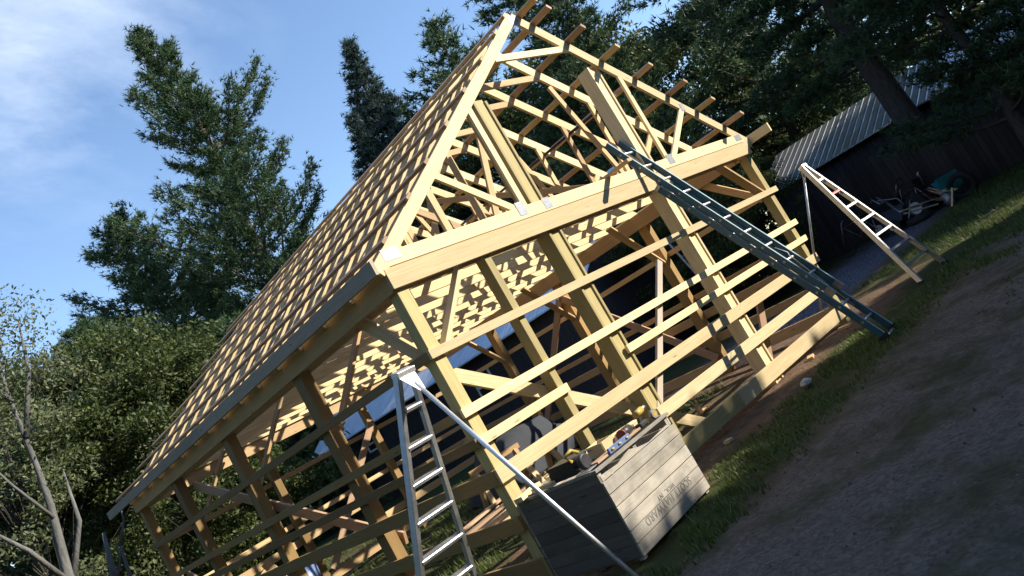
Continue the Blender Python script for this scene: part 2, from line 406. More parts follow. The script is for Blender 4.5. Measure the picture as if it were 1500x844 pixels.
grass('grass', [(-.8, 1.5, -1.75, -1.02, 800, .085), (1.3, 6.5, -1.9, -.5, 520, .055), (6.5, 10, -2.6, -1.1, 420, .08),
                (10, 20, -3.4, 1.0, 130, .12), (-6, -.3, -.6, 12, 90, .13), (.3, 6.5, 1.8, 9.0, 130, .12), (0, 7, 9.3, 16, 60, .16),
                (4, 11, -3.6, -2.6, 90, .05), (7.5, 9, 5, 12, 70, .15)], 'green grass and weeds growing in patches round the barn frame and yard')

# ------------------------------------------------------------------ the barn frame
B0 = (3.66, 4.57, 0)
barn = thing('pole_barn_frame', 'open timber frame of a pole barn under construction with bare trusses, purlins and wall girts', 'barn frame', B0)
BW, BL = 7.32, 9.14
HB, HT = 2.924, 3.135           # header bottom / top
CT = 3.275                      # top of truss bottom chord
PK = 5.74
SL = (PK-CT)/(BW/2)
def P_(name, mat, *boxes, lab=None):
    mb = MB()
    for bx in boxes: mb.box(*bx)
    o = mb.build(name, M[mat], barn)
    if lab: o['label'] = lab
    return o
def rake(x): return CT+SL*(x if x < BW/2 else BW-x)
# posts
P_('post', 'treated', ((0, .002, -.3), (.14, .142, 2.92)))
P_('post', 'treated', ((1.17, .002, -.3), (1.265, .142, 2.92)))
for x0, x1 in ((2.225, 2.455), (4.615, 4.845)):      # built-up posts that run up to the rafters
    top = rake((x0+x1)/2)-.20
    mb = MB(); mb.box((x0, .002, -.3), (x0+.040, .205, top)); mb.box((x1-.040, .002, -.3), (x1, .205, top-.05))
    mb.box((x0+.041, .022, -.3), (x1-.041, .185, top-.02)); mb.build('post', M['treated' if x0 < 3 else 'pine'], barn)
P_('post', 'treated', ((7.18, .002, -.3), (7.32, .142, 2.92)))
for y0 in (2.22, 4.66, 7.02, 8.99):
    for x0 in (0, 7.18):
        P_('post', 'shadewood', ((x0, y0, -.3), (x0+.14, y0+.15+(.04 if y0 < 8 else 0), 2.92)))
for x0 in (2.28, 4.66): P_('post', 'shadewood', ((x0, 8.99, -.3), (x0+.14, 9.138, 2.92)))
# headers
P_('header', 'pine', ((-.04, -.044, HB), (7.36, 0, HT-.009)), lab='wide sunlit header board across the open gable')
P_('header', 'spf', ((.145, .145, HB), (7.175, .183, HT)))
P_('header', 'gold', ((-.04, .002, HB-.02), (-.001, 9.138, HT)), lab='brown header board under the left eave')
P_('header', 'spf', ((.142, .19, HB-.04), (.180, 8.98, HT)))
P_('header', 'spf', ((7.14, .19, HB-.04), (7.178, 8.98, HT)))
P_('header', 'spf', ((7.321, .002, HB-.02), (7.36, 9.138, HT)))
P_('header', 'spf', ((-.04, 9.14, HB), (7.36, 9.18, HT)))
# front girts (top z, width, x ranges)
for z, w, rs in ((2.301, .089, [(-.04, 7.44)]), (1.708, .089, [(-.04, 7.42)]), (1.421, .089, [(-.002, 1.27), (2.36, 7.42)]),
                 (1.107, .14, [(-.03, 7.40)]), (.682, .14, [(2.27, 7.40)])):
    for a, c in rs: P_('girt', 'pine', ((a, -.040, z-w), (c, -.001, z)))
P_('skirt_board', 'treated', ((-.04, -.040, .07), (3.70, -.001, .262)))
P_('skirt_board', 'pine', ((3.705, -.044, .072), (7.37, -.001, .268)), lab='yellow treated skirt board along the ground, right of the doorway')
# side + back girts
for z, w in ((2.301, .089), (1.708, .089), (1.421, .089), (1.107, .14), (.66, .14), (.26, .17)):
    P_('girt', 'shadewood', ((-.040, .003, z-w), (-.001, 9.30 if z > 1.5 else 9.14, z)))
    P_('girt', 'spf', ((7.321, .003, z-w), (7.36, 9.138, z)))
    P_('girt', 'spf', ((-.04, 9.141, z-w), (7.36, 9.18, z)))
# braces
def brace(p0, p1, w=.14, t=.038, up=(1, 0, 0), mat='spf', name='brace'):
    return MB().beam(p0, p1, w, t, up).build(name, M[mat], barn)
brace((.20, 6.9, 2.7), (.20, 2.2, .80), .14, .038, (0, 0, 1), 'purlin')
brace((.205, 9.0, 1.6), (.205, 6.2, .1), .14, .038, (0, 0, 1), 'purlin')
brace((.09, .95, 3.05), (.09, .16, 2.2), .14, .038, (0, 0, 1), 'spf', 'knee_brace')
brace((7.24, 1.10, 3.08), (7.24, .16, 2.22), .12, .038, (0, 0, 1), 'spf', 'knee_brace')
brace((6.40, .07, 2.92), (7.18, .07, 2.22), .14, .038, (0, 1, 0), 'spf', 'knee_brace')
brace((.86, .07, 2.92), (.17, .07, 2.22), .12, .05, (0, 1, 0), 'pine', 'knee_brace')
brace((3.80, .03, 2.08), (2.20, .03, .47), .085, .04, (0, 0, 1), 'fascia', 'prop')
brace((.15, .17, 2.07), (3.35, .17, .03), .14, .038, (0, 0, 1), 'pine')
brace((5.6, .17, 1.0), (4.9, .17, .10), .14, .038, (0, 0, 1), 'purlin')
brace((3.2, .18, .35), (4.6, 1.3, .05), .14, .038, (0, 0, 1), 'purlin')
for y in (2.31, 4.75, 7.12):
    for s, x0 in ((1, .14), (-1, 7.18)):
        brace((x0, y, 2.15), (x0+s*.85, y, 3.10), .14, .038, (0, 1, 0), 'spf', 'knee_brace')
for y0, y1 in ((2.3, 4.7), (7.1, 4.8)):
    brace((7.12, y0, .3), (7.12, y1, 2.6), .14, .038, (0, 0, 1), 'purlin')
brace((2.5, 8.95, .3), (4.7, 8.95, 2.4), .14, .038, (0, 0, 1), 'purlin')

# trusses
def truss(i, y, tailx=(-.10, 7.50)):
    yc = y
    fr = .038
    mb = MB()
    mb.beam((0.0, yc, CT-.07), (BW, yc, CT-.07), .14, fr)
    dz = .07/math.cos(math.atan(SL))
    # top chords meet plumb at the peak
    for s in (-1, 1):
        xt = tailx[0] if s < 0 else tailx[1]
        p0 = V((xt, yc+.0005*s, rake(xt)-dz)); p1 = V((BW/2, yc+.0005*s, PK-dz))
        mb.beam(p0, p1, .14, fr)
    t = mb.build('truss', M['pine'], barn)
    cz = CT-.13
    webs = [((2.075, CT-.04), (2.075, rake(2.075)-.10)), ((1.98, CT-.05), (1.09, rake(1.09)-.12)), ((.92, CT-.05), (.92, rake(.92)-.10)),
            ((2.93, 5.10), (4.40, 5.12)), ((5.12, CT-.04), (5.15, rake(5.15)-.10)), ((5.24, CT-.05), (6.20, rake(6.2)-.11))]
    if i > 0: webs += [((2.2, CT-.05), (2.95, 5.0)), ((5.05, CT-.05), (4.5, 4.95))] if i % 2 else []
    for a, c in webs:
        w = MB().beam((a[0], yc+.001, a[1]), (c[0], yc+.001, c[1]), .089, .036, (0, 0, 1) if abs(c[0]-a[0]) > .2 else (1, 0, 0)).build('web', M['spf' if i else 'pine'], t)
    if i == 0:
        for (x, z, w, h) in ((1.99, CT-.02, .13, .16), (2.42, CT-.05, .13, .13), (5.17, CT-.03, .15, .14), (7.20, CT-.055, .2, .10), (.12, CT-.03, .2, .12), (3.66, PK-.14, .16, .14), (6.2, rake(6.2)-.1, .09, .12)):
            MB().box((x-w/2, yc-.0225, z-h/2), (x+w/2, yc-.019, z+h/2)).build('truss_plate', M['galv'], t)
    return t
truss(0, -.019)
T1 = truss(1, .61); T2 = truss(2, 1.22)
for i in range(3, 16):
    src = T1 if i % 2 else T2
    o = src.copy(); COL.objects.link(o); o.parent = barn; o.location = src.location+V((random.uniform(-.01, .01), .61*(i-(1 if i % 2 else 2)) - (.03 if i == 15 else 0), 0))
    for ch in src.children:
        c = ch.copy(); COL.objects.link(c); c.parent = o
# purlins: flat 2x4 on the chords
nz = V((-SL, 0, 1)).normalized()
for k, x in enumerate((.10, .60, 1.10, 1.61, 2.13, 2.64, 3.15, 3.53)):
    xx = x+.02; z = rake(xx)
    c0 = V((xx, 0, z))+nz*.0195
    y1 = 10.25+random.uniform(-.12, .12)
    js = random.choice((3.66, 4.27, 4.88, 5.49, 2.44)); j1, j2 = random.uniform(-.018, .018), random.uniform(-.018, .018); dx = V((1, 0, SL))
    MB().beam(V((c0.x, -.042-random.uniform(0, .05), c0.z))+dx*j1, V((c0.x, js-.003, c0.z))+dx*j2, .089, .037, (1, 0, SL)).build('purlin', M[random.choice(('purlin', 'spf', 'purlin'))], barn)
    MB().beam(V((c0.x, js+.003, c0.z))+dx*(j2+random.uniform(-.02, .02)), V((c0.x, y1, c0.z))+dx*random.uniform(-.03, .03), .089, .037, (1, 0, SL)).build('purlin', M[random.choice(('purlin', 'spf', 'purlin'))], barn)
nz2 = V((SL, 0, 1)).normalized()
for k, x in enumerate((3.80, 3.99, 4.46, 4.965, 5.48, 6.02, 6.53, 7.04)):
    c0 = V((x, 0, rake(x)))+nz2*.0195
    MB().beam((c0.x, -.37+random.uniform(-.02, .02), c0.z), (c0.x, 10.2+random.uniform(-.12, .12), c0.z), .089, .037, (1, 0, -SL)).build('purlin', M['purlin' if k % 3 else 'spf'], barn)
P_('fascia', 'fascia', ((-.140, -.045, 3.100), (-.102, 5.0, 3.243)), lab='pale grey fascia board along the left eave')
P_('fascia', 'fascia', ((-.140, 5.003, 3.098), (-.102, 10.32, 3.241)), lab='pale grey fascia board along the left eave')
P_('fascia', 'pine', ((7.502, -.41, 3.055), (7.540, 10.2, 3.198)))
# lateral bottom-chord brace that sticks out over the header, and the roof brace
P_('lateral_brace', 'spf', ((3.655, -.42, CT+.002), (3.744, 4.0, CT+.040)))
MB().tube([(5.20, .2, 4.44), (5.20, 4.5, 4.50)], .022, 8).build('lateral_rod', M['darksteel'], barn)
brace((5.0, .66, 3.3), (4.1, 3.3, 4.75), .089, .038, (0, 0, 1), 'spf')
P_('lateral_brace', 'spf', ((1.9, .3, CT+.002), (1.99, 8.8, CT+.040)))

# ------------------------------------------------------------------ ladders
def orchard_ladder(name, label, p0, dr, yaw, hw0, hwk, nr, foot_pole, kmin=-.85, kfoot=6.75, red=None, pole_mat='alu_pale'):
    p0 = V(p0); dr = V(dr).normalized()*.305; e = V((math.cos(yaw), math.sin(yaw), 0)); nrm = dr.cross(e).normalized()
    if nrm.y > 0 and foot_pole[1] < p0.y: nrm = -nrm
    base = p0+dr*kfoot; base.z = 0
    t = thing(name, label, 'ladder', tuple(base), None)
    def pt(k, s, off=0): return p0+dr*k+e*s*(hw0+hwk*k+off)
    for s in (-1, 1):
        mb = MB(); a, c = pt(kmin, s, .014), pt(kfoot, s, .014)
        c = a+(c-a)*((a.z-.0)/(a.z-c.z))
        mb.beam(a, c, .075, .028, nrm); 
        mb.beam(a+nrm*.034-e*s*.012, c+nrm*.034-e*s*.012, .006, .040, nrm)
        r = mb.build('rail', M['alu'], t)
        MB().beam(c+V((0, 0, .05))+nrm*.0, c+V((0, 0, -.004)), .095, .05, nrm).build('foot', M['rubber'], r)
    for k in range(nr):
        mb = MB(); a, c = pt(k, -1), pt(k, 1)
        mb.beam(a, c, .075, .008, nrm); mb.beam(a-V((0, 0, .016)), c-V((0, 0, .016)), .006, .028, nrm)
        mb.beam(a-V((0, 0, .018))+nrm*.034, c-V((0, 0, .018))+nrm*.034, .006, .030, nrm)
        o = mb.build('rung', M['pink' if k == red else 'alu'], t)
        if k == red: o['label'] = 'rung wrapped in faded red'
        for s, q in ((-1, a), (1, c)):
            MB().poly([q+e*s*0-V((0, 0, .005)), q-e*s*.075-V((0, 0, .012)), q-e*s*0+dr*.30], .005, nrm).build('rung_bracket', M['alu'], o)
    a, c = pt(kmin, -1, .03), pt(kmin, 1, .03)
    up = -dr.normalized()
    MB().beam(a+up*.0, c+up*.0, .10, .045, nrm).build('top_step', M['alu_pale'], t)
    mid = (a+c)/2; pf = V(foot_pole)
    d = (pf-mid).normalized()
    mb = MB(); hp = mid+d*.26
    mb.poly([a+d*.02, c+d*.02, hp+e*.028, hp-e*.028], .006, d.cross(e)); mb.build('pole_hinge_plate', M['alu_pale'], t)
    mb = MB(); mb.tube([mid+d*.16, pf+V((0, 0, .02))], .019, 14)
    pl = mb.build('tripod_pole', M[pole_mat], t)
    MB().tube([pf+V((0, 0, .05)), pf-V((0, 0, .03))], [.028, .02], 10).build('pole_foot', M['rubber'], pl)
    return t
orchard_ladder('orchard_ladder', 'aluminium tripod orchard ladder whose bright pole slants down in front of the crate',
               (-.47, -.014, 1.942), (-.136, .301, -.944), 0, .099, .035, 7, (-.60, -1.62, 0), kmin=-.95)
orchard_ladder('orchard_ladder', 'aluminium tripod orchard ladder with a red rung, right of the barn',
               (8.041, -.403, 2.041), (-.043, -.346, -.937), -.091, .095, .052, 7, (7.95, .75, 0), kmin=-1.1, kfoot=6.95, red=1, pole_mat='alu')

# blue extension ladder
def extension_ladder():
    sc = .978
    top = CAM+(V((4.647, .174, 3.565))-CAM)*sc; ft = CAM+(V((5.157, -1.444, 0))-CAM)*(sc+.004)
    d = (ft-top).normalized(); e = V((math.cos(.059), math.sin(.059), 0)); nrm = d.cross(e).normalized()
    if nrm.y > 0: nrm = -nrm
    t = thing('extension_ladder', 'blue fibreglass extension ladder leaning on the header right of the doorway', 'ladder', (ft.x, ft.y, 0))
    hw = .185
    def sect(a, c, off, name, k0, nr, w):
        for s in (-1, 1):
            mb = MB(); o_ = e*s*w+nrm*off
            mb.beam(a+o_, c+o_, .080, .006, nrm)
            r = mb.build('rail', M['teal'], t)
            for q in (-1, 1):
                MB().beam(a+o_+nrm*q*.040-e*s*.011, c+o_+nrm*q*.040-e*s*.011, .005, .030, nrm).build('flange', M['tealcap' if q > 0 else 'teal'], r)
            for k in range(nr):
                p = a+d*(k0+.305*k)*1.0+o_; MB().tube([p-e*.008, p+e*.008], .017, 10).build('rivet', M['silver'], r)
        for k in range(nr):
            p = a+d*(k0+.305*k)+nrm*off
            MB().tube([p-e*(w-.004), p+e*(w-.004)], .0165, 10).build('rung', M['alu_pale'], t)
    fly0 = top-d*.24; fly1 = top+d*(.305*9+.38)
    sect(fly0, fly1, .0, 'fly', .24, 10, hw-.022)
    b0 = top+d*.62; b1 = ft
    sect(b0, b1, -.090, 'base', .20, 11, hw)
    for s in (-1, 1):
        q = fly1+e*s*(hw-.022)
        MB().beam(q-d*.12, q, .09, .03, nrm).build('rung_lock', M['silver'], t)
        q = b0+e*s*hw-nrm*.09
        MB().beam(q, q+d*.05, .10, .045, nrm).build('guide_bracket', M['alu'], t)
        q = b1+e*s*hw-nrm*.09
        MB().beam(q-d*.05, q+V((0, 0, -.02)), .11, .05, nrm).build('foot', M['rubber'], t)
    # pull rope
    MB().tube([fly1-d*.9+nrm*.02, fly1-d*.75+e*.05+nrm*.04, fly1-d*.7-e*.03+nrm*.05, fly1-d*.55+e*.02+nrm*.02, b1-d*.5-nrm*.05], .005, 6).build('rope', M['white'], t)
    return t
extension_ladder()

# ------------------------------------------------------------------ the crate and what lies on it
c0 = V((.028, -1.056, 0)); yaw = .058; ux = V((math.cos(yaw), math.sin(yaw), 0)); uy = V((-math.sin(yaw), math.cos(yaw), 0)); uz = V((0, 0, 1))
def cr(a, b_, c): return c0+ux*a+uy*b_+uz*c
crate = thing('apple_crate', 'big weathered wooden fruit crate with upside-down stencilled lettering at the barn doorway', 'crate', tuple(cr(.6, .5, 0)))
CW, CD_, CH = 1.19, .99, .775
def cbeam(p, q, w, t, up, name='board', mat='grey', gx=None): return MB().beam(cr(*p), cr(*q), w, t, up, ch=.002).build(name, M[mat], crate)
hs = [.030, .137, .243, .350, .456, .563]
for i, z in enumerate(hs):
    cbeam((0, 0, z+.05), (CW, .0, z+.05), .100, .020, uz)
for i, z in enumerate(hs+[.669]):
    cbeam((.012, .012, z+.05), (.012, CD_-.012, z+.05), .1035, .020, uz, mat='shadegrey')
    cbeam((CW-.012, .012, z+.05), (CW-.012, CD_-.012, z+.05), .098, .020, uz)
    cbeam((0, CD_, z+.05), (CW, CD_, z+.05), .098, .020, uz)
# broken remains of the top front board and the top rail
MB().poly([cr(.03, .01, .668), cr(1.16, .01, .668), cr(1.16, .01, .69), cr(.80, .01, .672), cr(.62, .01, .70), cr(.50, .01, .735), cr(.30, .01, .70), cr(.03, .01, .715)], .018, uy).build('broken_board', M['grey'], crate)
cbeam((-.01, .012, .765), (CW+.01, .012, .765), .026, .045, uz, 'top_rail')
cbeam((CW/2, .035, .02), (CW/2, .035, .75), .05, .03, ux, 'stave')
for a in (.035, CW-.035):
    for b_ in (.040, CD_-.040): cbeam((a, b_, .0), (a, b_, .755), .05, .05, ux, 'corner_post')
cbeam((.02, CD_-.02, .765), (CW-.02, CD_-.02, .765), .026, .045, uz, 'top_rail')
cbeam((.012, .04, .765), (.012, CD_-.04, .765), .024, .03, uz, 'top_rail')
cbeam((CW-.012, .04, .765), (CW-.012, CD_-.04, .765), .024, .03, uz, 'top_rail')
for b_ in (.10, .5, .9): cbeam((.03, b_, .02), (CW-.03, b_, .02), .04, .07, uz, 'skid')
# stencil, upside down
def stencil(txt, a, z, size, sxx):
    cu = bpy.data.curves.new('lettering', 'FONT'); cu.body = txt; cu.size = size; cu.extrude = .0008; cu.align_x = 'CENTER'; cu.space_character = 1.08
    tmp = bpy.data.objects.new('tmp', cu); COL.objects.link(tmp); dg = bpy.context.evaluated_depsgraph_get(); dg.update()
    me = bpy.data.meshes.new_from_object(tmp.evaluated_get(dg)); bpy.data.objects.remove(tmp)
    me.materials.clear(); me.materials.append(M['ink'])
    o = bpy.data.objects.new('lettering', me); COL.objects.link(o); o.parent = crate
    p = cr(a, -.0118, z)-ORG[crate.name]
    # text x -> -ux, text y -> -z, text normal -> -uy
    mt = Matrix(((-ux.x*sxx, 0, -uy.x, p.x), (-ux.y*sxx, 0, -uy.y, p.y), (0, -1, 0, p.z), (0, 0, 0, 1)))
    o.matrix_local = mt
stencil('SCOTT HAYWARD', .60, .236, .095, .92)
stencil('WOL.  NY', .62, .292, .055, 1.1)

# things on the crate
def lay(name, label, cat, p, q, w, t, mat, group=None):
    mb = MB().beam(p, q, w, t, uz); o = mb.build(name, M[mat]); return tag(o, label, cat, group)
Z0 = .779
lay('board', 'bright pine board laid across the crate top from back to front', 'board', cr(.30, .80, Z0+.020), cr(1.28, .40, Z0+.020), .038, .14, 'pine')
lay('board', 'short pine offcut on the left back of the crate, nearest the corner post', 'board offcut', cr(-.08, .86, Z0+.021), cr(.26, .93, Z0+.021), .038, .089, 'pine')
lay('board', 'stubby pine block on the left side of the crate top beside the black case', 'wood block', cr(.02, .50, Z0+.021), cr(.08, .80, Z0+.021), .038, .06, 'pine')
lay('board', 'thin dark red board lying along the crate front behind the top rail', 'board', cr(.15, .12, Z0+.013), cr(1.1, .16, Z0+.013), .020, .10, 'purlin')
k = thing('tool_case', 'black hard tool case lying on the left of the crate top', 'tool case', tuple(cr(.17, .45, Z0)))
MB().beam(cr(.07, .40, Z0+.05), cr(.30, .40, Z0+.05), .09, .30, uz, ch=.012).build('shell', M['black'], k)
MB().beam(cr(.07, .40, Z0+.115), cr(.30, .40, Z0+.115), .036, .295, uz, ch=.012).build('lid', M['black'], k)
MB().tube([cr(.12, .235, Z0+.09), cr(.12, .20, Z0+.09), cr(.24, .20, Z0+.09), cr(.24, .235, Z0+.09)], .01, 8).build('handle', M['black'], k)
k = thing('circular_saw', 'silver circular saw lying near the left front corner of the crate', 'circular saw', tuple(cr(.12, .15, Z0)))
MB().beam(cr(.0, .14, Z0+.008), cr(.30, .17, Z0+.008), .006, .15, uz).build('base_plate', M['silver'], k)
MB().tube([cr(.12, .14, Z0+.075), cr(.12, .145, Z0+.075), cr(.12, .185, Z0+.075), cr(.12, .19, Z0+.075)], [.052, .064, .064, .052], 24).build('blade_guard', M['darksteel'], k)
MB().tube([cr(.12, .19, Z0+.09), cr(.12, .31, Z0+.09)], [.05, .045], 16).build('motor', M['black'], k)
MB().tube([cr(.05, .22, Z0+.12), cr(.0, .22, Z0+.18), cr(.10, .22, Z0+.20), cr(.17, .22, Z0+.15)], .016, 10).build('handle', M['yellow'], k)
k = thing('spirit_level', 'blue spirit level lying along the front rail of the crate', 'spirit level', tuple(cr(.5, .09, Z0)))
MB().beam(cr(.33, .07, Z0+.03), cr(.66, .07, Z0+.03), .05, .022, uz).build('frame', M['blue'], k)
for a in (.38, .49, .61): MB().tube([cr(a-.018, .057, Z0+.03), cr(a+.018, .057, Z0+.03)], .010, 10).build('vial', M['yellow'], k)
k = thing('nail_gun', 'black and silver nail gun lying on the crate, left of the yellow drill', 'nail gun', tuple(cr(.75, .12, Z0)))
MB().tube([cr(.66, .13, Z0+.06), cr(.82, .16, Z0+.06)], [.045, .04], 16).build('body', M['black'], k)
MB().beam(cr(.70, .14, Z0+.05), cr(.70, .34, Z0+.03), .045, .035, uz, ch=.01).build('grip', M['silver'], k)
MB().beam(cr(.82, .16, Z0+.05), cr(.86, .36, Z0+.03), .05, .028, uz).build('magazine', M['silver'], k)
MB().tube([cr(.82, .16, Z0+.06), cr(.90, .175, Z0+.055)], .015, 10).build('nose', M['silver'], k)
MB().tube([cr(.64, .125, Z0+.06), cr(.66, .13, Z0+.06)], .048, 16).build('cap', M['red'], k)
k = thing('cordless_drill', 'yellow and black cordless drill at the right end of the crate top', 'drill', tuple(cr(1.02, .14, Z0)))
MB().tube([cr(.94, .12, Z0+.12), cr(1.08, .14, Z0+.13)], [.034, .030], 14).build('motor_housing', M['yellow'], k)
MB().tube([cr(1.08, .14, Z0+.13), cr(1.15, .15, Z0+.134)], [.022, .016], 12).build('chuck', M['silver'], k)
MB().beam(cr(.98, .125, Z0+.12), cr(.96, .13, Z0+.04), .04, .032, ux, ch=.01).build('grip', M['black'], k)
MB().beam(cr(.90, .12, Z0+.025), cr(1.02, .13, Z0+.025), .045, .07, uz, ch=.01).build('battery', M['black'], k)
k = thing('tape_measure', 'round silver tape measure at the right front corner of the crate', 'tape measure', tuple(cr(1.13, .05, Z0)))
MB().tube([cr(1.12, .06, Z0+.045), cr(1.12, .10, Z0+.045)], .042, 16).build('case', M['silver'], k)
MB().tube([cr(1.12, .058, Z0+.045), cr(1.12, .062, Z0+.045)], .028, 16).build('dial', M['yellow'], k)
MB().beam(cr(1.09, .08, Z0+.008), cr(1.17, .08, Z0+.008), .003, .025, uz).build('blade', M['yellow'], k)
k = thing('framing_box', 'small open wooden box of nails in the middle of the crate top', 'nail box', tuple(cr(.55, .24, Z0)))
for (p, q) in (((.45, .20), (.62, .20)), ((.45, .38), (.62, .38)), ((.45, .20), (.45, .38)), ((.62, .20), (.62, .38))):
    MB().beam(cr(*p, Z0+.055), cr(*q, Z0+.055), .10, .014, uz).build('side', M['pine'], k)
MB().beam(cr(.46, .29, Z0+.01), cr(.61, .29, Z0+.01), .012, .17, uz).build('bottom', M['black'], k)

# ------------------------------------------------------------------ things inside the frame
def scrap(label, pts, mat='spf', w=.089, t=.038, group=None, cat='board'):
    o = MB().beam(pts[0], pts[1], w, t, uz).build('board', M[mat]); tag(o, label, cat, group); return o
GS = 'loose lumber inside the barn frame'
sr = random.Random(3)
for i in range(9):
    x = 2.0+sr.uniform(-.2, .3); y = 3.2+i*.16; zz = .03+.045*(i % 3)
    scrap('loose rough board in the lumber pile on the dirt inside the barn', [(x, y, zz), (x+2.2+sr.uniform(-.3, .5), y+sr.uniform(.1, .5), zz+.03)], ['spf', 'pine', 'purlin'][i % 3], .038, .14, GS)
for i in range(5):
    scrap('short board standing up against the left wall posts inside the barn', [(.45+.12*i, 5.6+.25*i, .0), (.25+.05*i, 5.75+.25*i, .95+.12*(i % 3))], ['purlin', 'pine', 'spf'][i % 3], .14, .03, 'boards stood against the left wall')
t = thing('tarp_covered_stack', 'blue-grey tarpaulin over a stack of material inside the back of the barn', 'tarp', (5.4, 6.2, 0))
mb = MB(); nn = 9
for j in range(nn):
    for i in range(nn):
        a = i/(nn-1); c = j/(nn-1); edge = min(a, 1-a, c, 1-c)
        z = .62*min(1, edge*5)+.06*sr.uniform(-1, 1)
        mb.v.append(V((4.3+2.4*a, 5.4+1.6*c, max(0.0, z)+(.25*math.sin(a*3) if edge > .1 else 0))))
for j in range(nn-1):
    for i in range(nn-1):
        mb.f.append((j*nn+i, j*nn+i+1, (j+1)*nn+i+1, (j+1)*nn+i)); mb.uv += [(0, 0)]*4; mb.tn += [(0.5, .5)]*4; mb.sm.append(True)
mb.build('tarp_sheet', M['tarp'], t)
for yy in (5.7, 6.3): MB().beam((4.5, yy, .1), (6.5, yy, .1), .09, .3, uz).build('lumber_stack', M['spf'], t)
def sawhorse(label, x, y, rz):
    t = thing('sawhorse', label, 'sawhorse', (x, y, 0)); c, s = math.cos(rz), math.sin(rz)
    def q(a, b_, z): return V((x+c*a-s*b_, y+s*a+c*b_, z))
    MB().beam(q(-.5, 0, .72), q(.5, 0, .72), .089, .06, uz).build('top_beam', M['spf'], t)
    for a in (-.4, .4):
        for b_ in (-.24, .24): MB().beam(q(a, b_*.1, .70), q(a*1.1, b_, 0), .089, .035, ux).build('leg', M['spf'], t)
    return t
sawhorse('wooden sawhorse inside the barn behind the doorway crate', 2.4, 2.2, .4)
sawhorse('wooden sawhorse deeper in the barn beside the lumber pile', 3.9, 4.9, -.3)
bd = thing('blue_bin', 'blue-grey plastic bin on the grass inside the far left of the barn', 'bin', (1.6, 8.2, 0))
mb = MB(); mb.tube([(1.6, 8.2, 0), (1.6, 8.2, .75)], [.24, .30], 16); mb.build('body', M['blue'], bd)
mb = MB(); mb.tube([(1.6, 8.2, .75), (1.6, 8.2, .80)], [.33, .31], 16); mb.build('lid', M['blue'], bd)

# stone
def stone(label, c, r, seed, mat='stone'):
    bm = bmesh.new(); bmesh.ops.create_icosphere(bm, subdivisions=3, radius=1)
    q = random.Random(seed); ph = [q.uniform(0, 6) for _ in range(6)]
    for v in bm.verts:
        n = 1+.14*math.sin(3*v.co.x+ph[0])*math.cos(4*v.co.y+ph[1])+.08*math.sin(7*v.co.z+ph[2]+3*v.co.x)
        v.co = V((v.co.x*r[0], v.co.y*r[1], v.co.z*r[2]))*n
    me = bpy.data.meshes.new('stone'); bm.to_mesh(me); bm.free(); me.materials.append(M[mat])
    for p in me.polygons: p.use_smooth = True
    o = bpy.data.objects.new('stone', me); COL.objects.link(o); o.location = c; return tag(o, label, 'stone')
# loose stones and chips scattered over the drive and the bare dirt
def pebbles():
    rg = np.random.default_rng(77); n = 3600
    x = np.concatenate([rg.uniform(-3, 9, n), rg.uniform(0, 8, 900), rg.uniform(8, 22, 1500)]); y = np.concatenate([rg.uniform(-5.2, -1.5, n), rg.uniform(-.8, 3.5, 900), rg.uniform(1.0, 4.4, 1500)])
    m_ = len(x); r_ = .004+.012*rg.uniform(0, 1, m_)**3; r_[rg.uniform(0, 1, m_) > .99] *= 1.8
    z = .022*np.sin(x*1.3+.7)*np.cos(y*1.7)+.012*np.sin(x*3.1+y*2.3)+.008*np.sin(5.3*x-4.1*y)-.012
    oc = np.array([(1, 0, 0), (0, 1, 0), (-1, 0, 0), (0, -1, 0), (0, 0, 1)], float)
    tri = [(0, 1, 4), (1, 2, 4), (2, 3, 4), (3, 0, 4)]
    P3 = np.stack([x, y, z], 1)[:, None, :]+oc[None]*(r_[:, None, None]*rg.uniform(.6, 1.3, (m_, 5, 3)))
    v = np.concatenate([P3[:, t_, :] for t_ in tri], 1).reshape(-1, 3)
    tn = np.repeat(np.stack([rg.uniform(0, 1, m_), rg.uniform(0, 1, m_)], 1), 4, 0)
    o = rnd_mesh('gravel_stones', v, 3, tn, M['pebble']); tag(o, 'small loose stones scattered over the drive and the bare dirt', 'gravel', kind='stuff')
pebbles()
OG = 'sawn offcuts dropped on the dirt round the doorway'
qo = random.Random(15)
for i, (x, y) in enumerate(((2.7, -.35), (3.1, .55), (4.2, .45), (2.0, .75), (5.2, -.25), (6.1, .5), (4.9, 1.4), (3.3, 1.6), (1.7, 1.9), (6.6, -.3))):
    a = qo.uniform(0, PI); L = qo.uniform(.08, .34)
    tag(MB().beam((x, y, gz(x, y)+.022), (x+L*math.cos(a), y+L*math.sin(a), gz(x, y)+.024), .036, .085, uz).build('offcut', M[qo.choice(('pine', 'spf'))]), 'short pale sawn offcut lying on the dirt near the doorway', 'wood offcut', OG)
stone('pale lumpy stone lying on the bare dirt in front of the skirt board', (3.86, -.80, .035), (.10, .06, .05), 1)

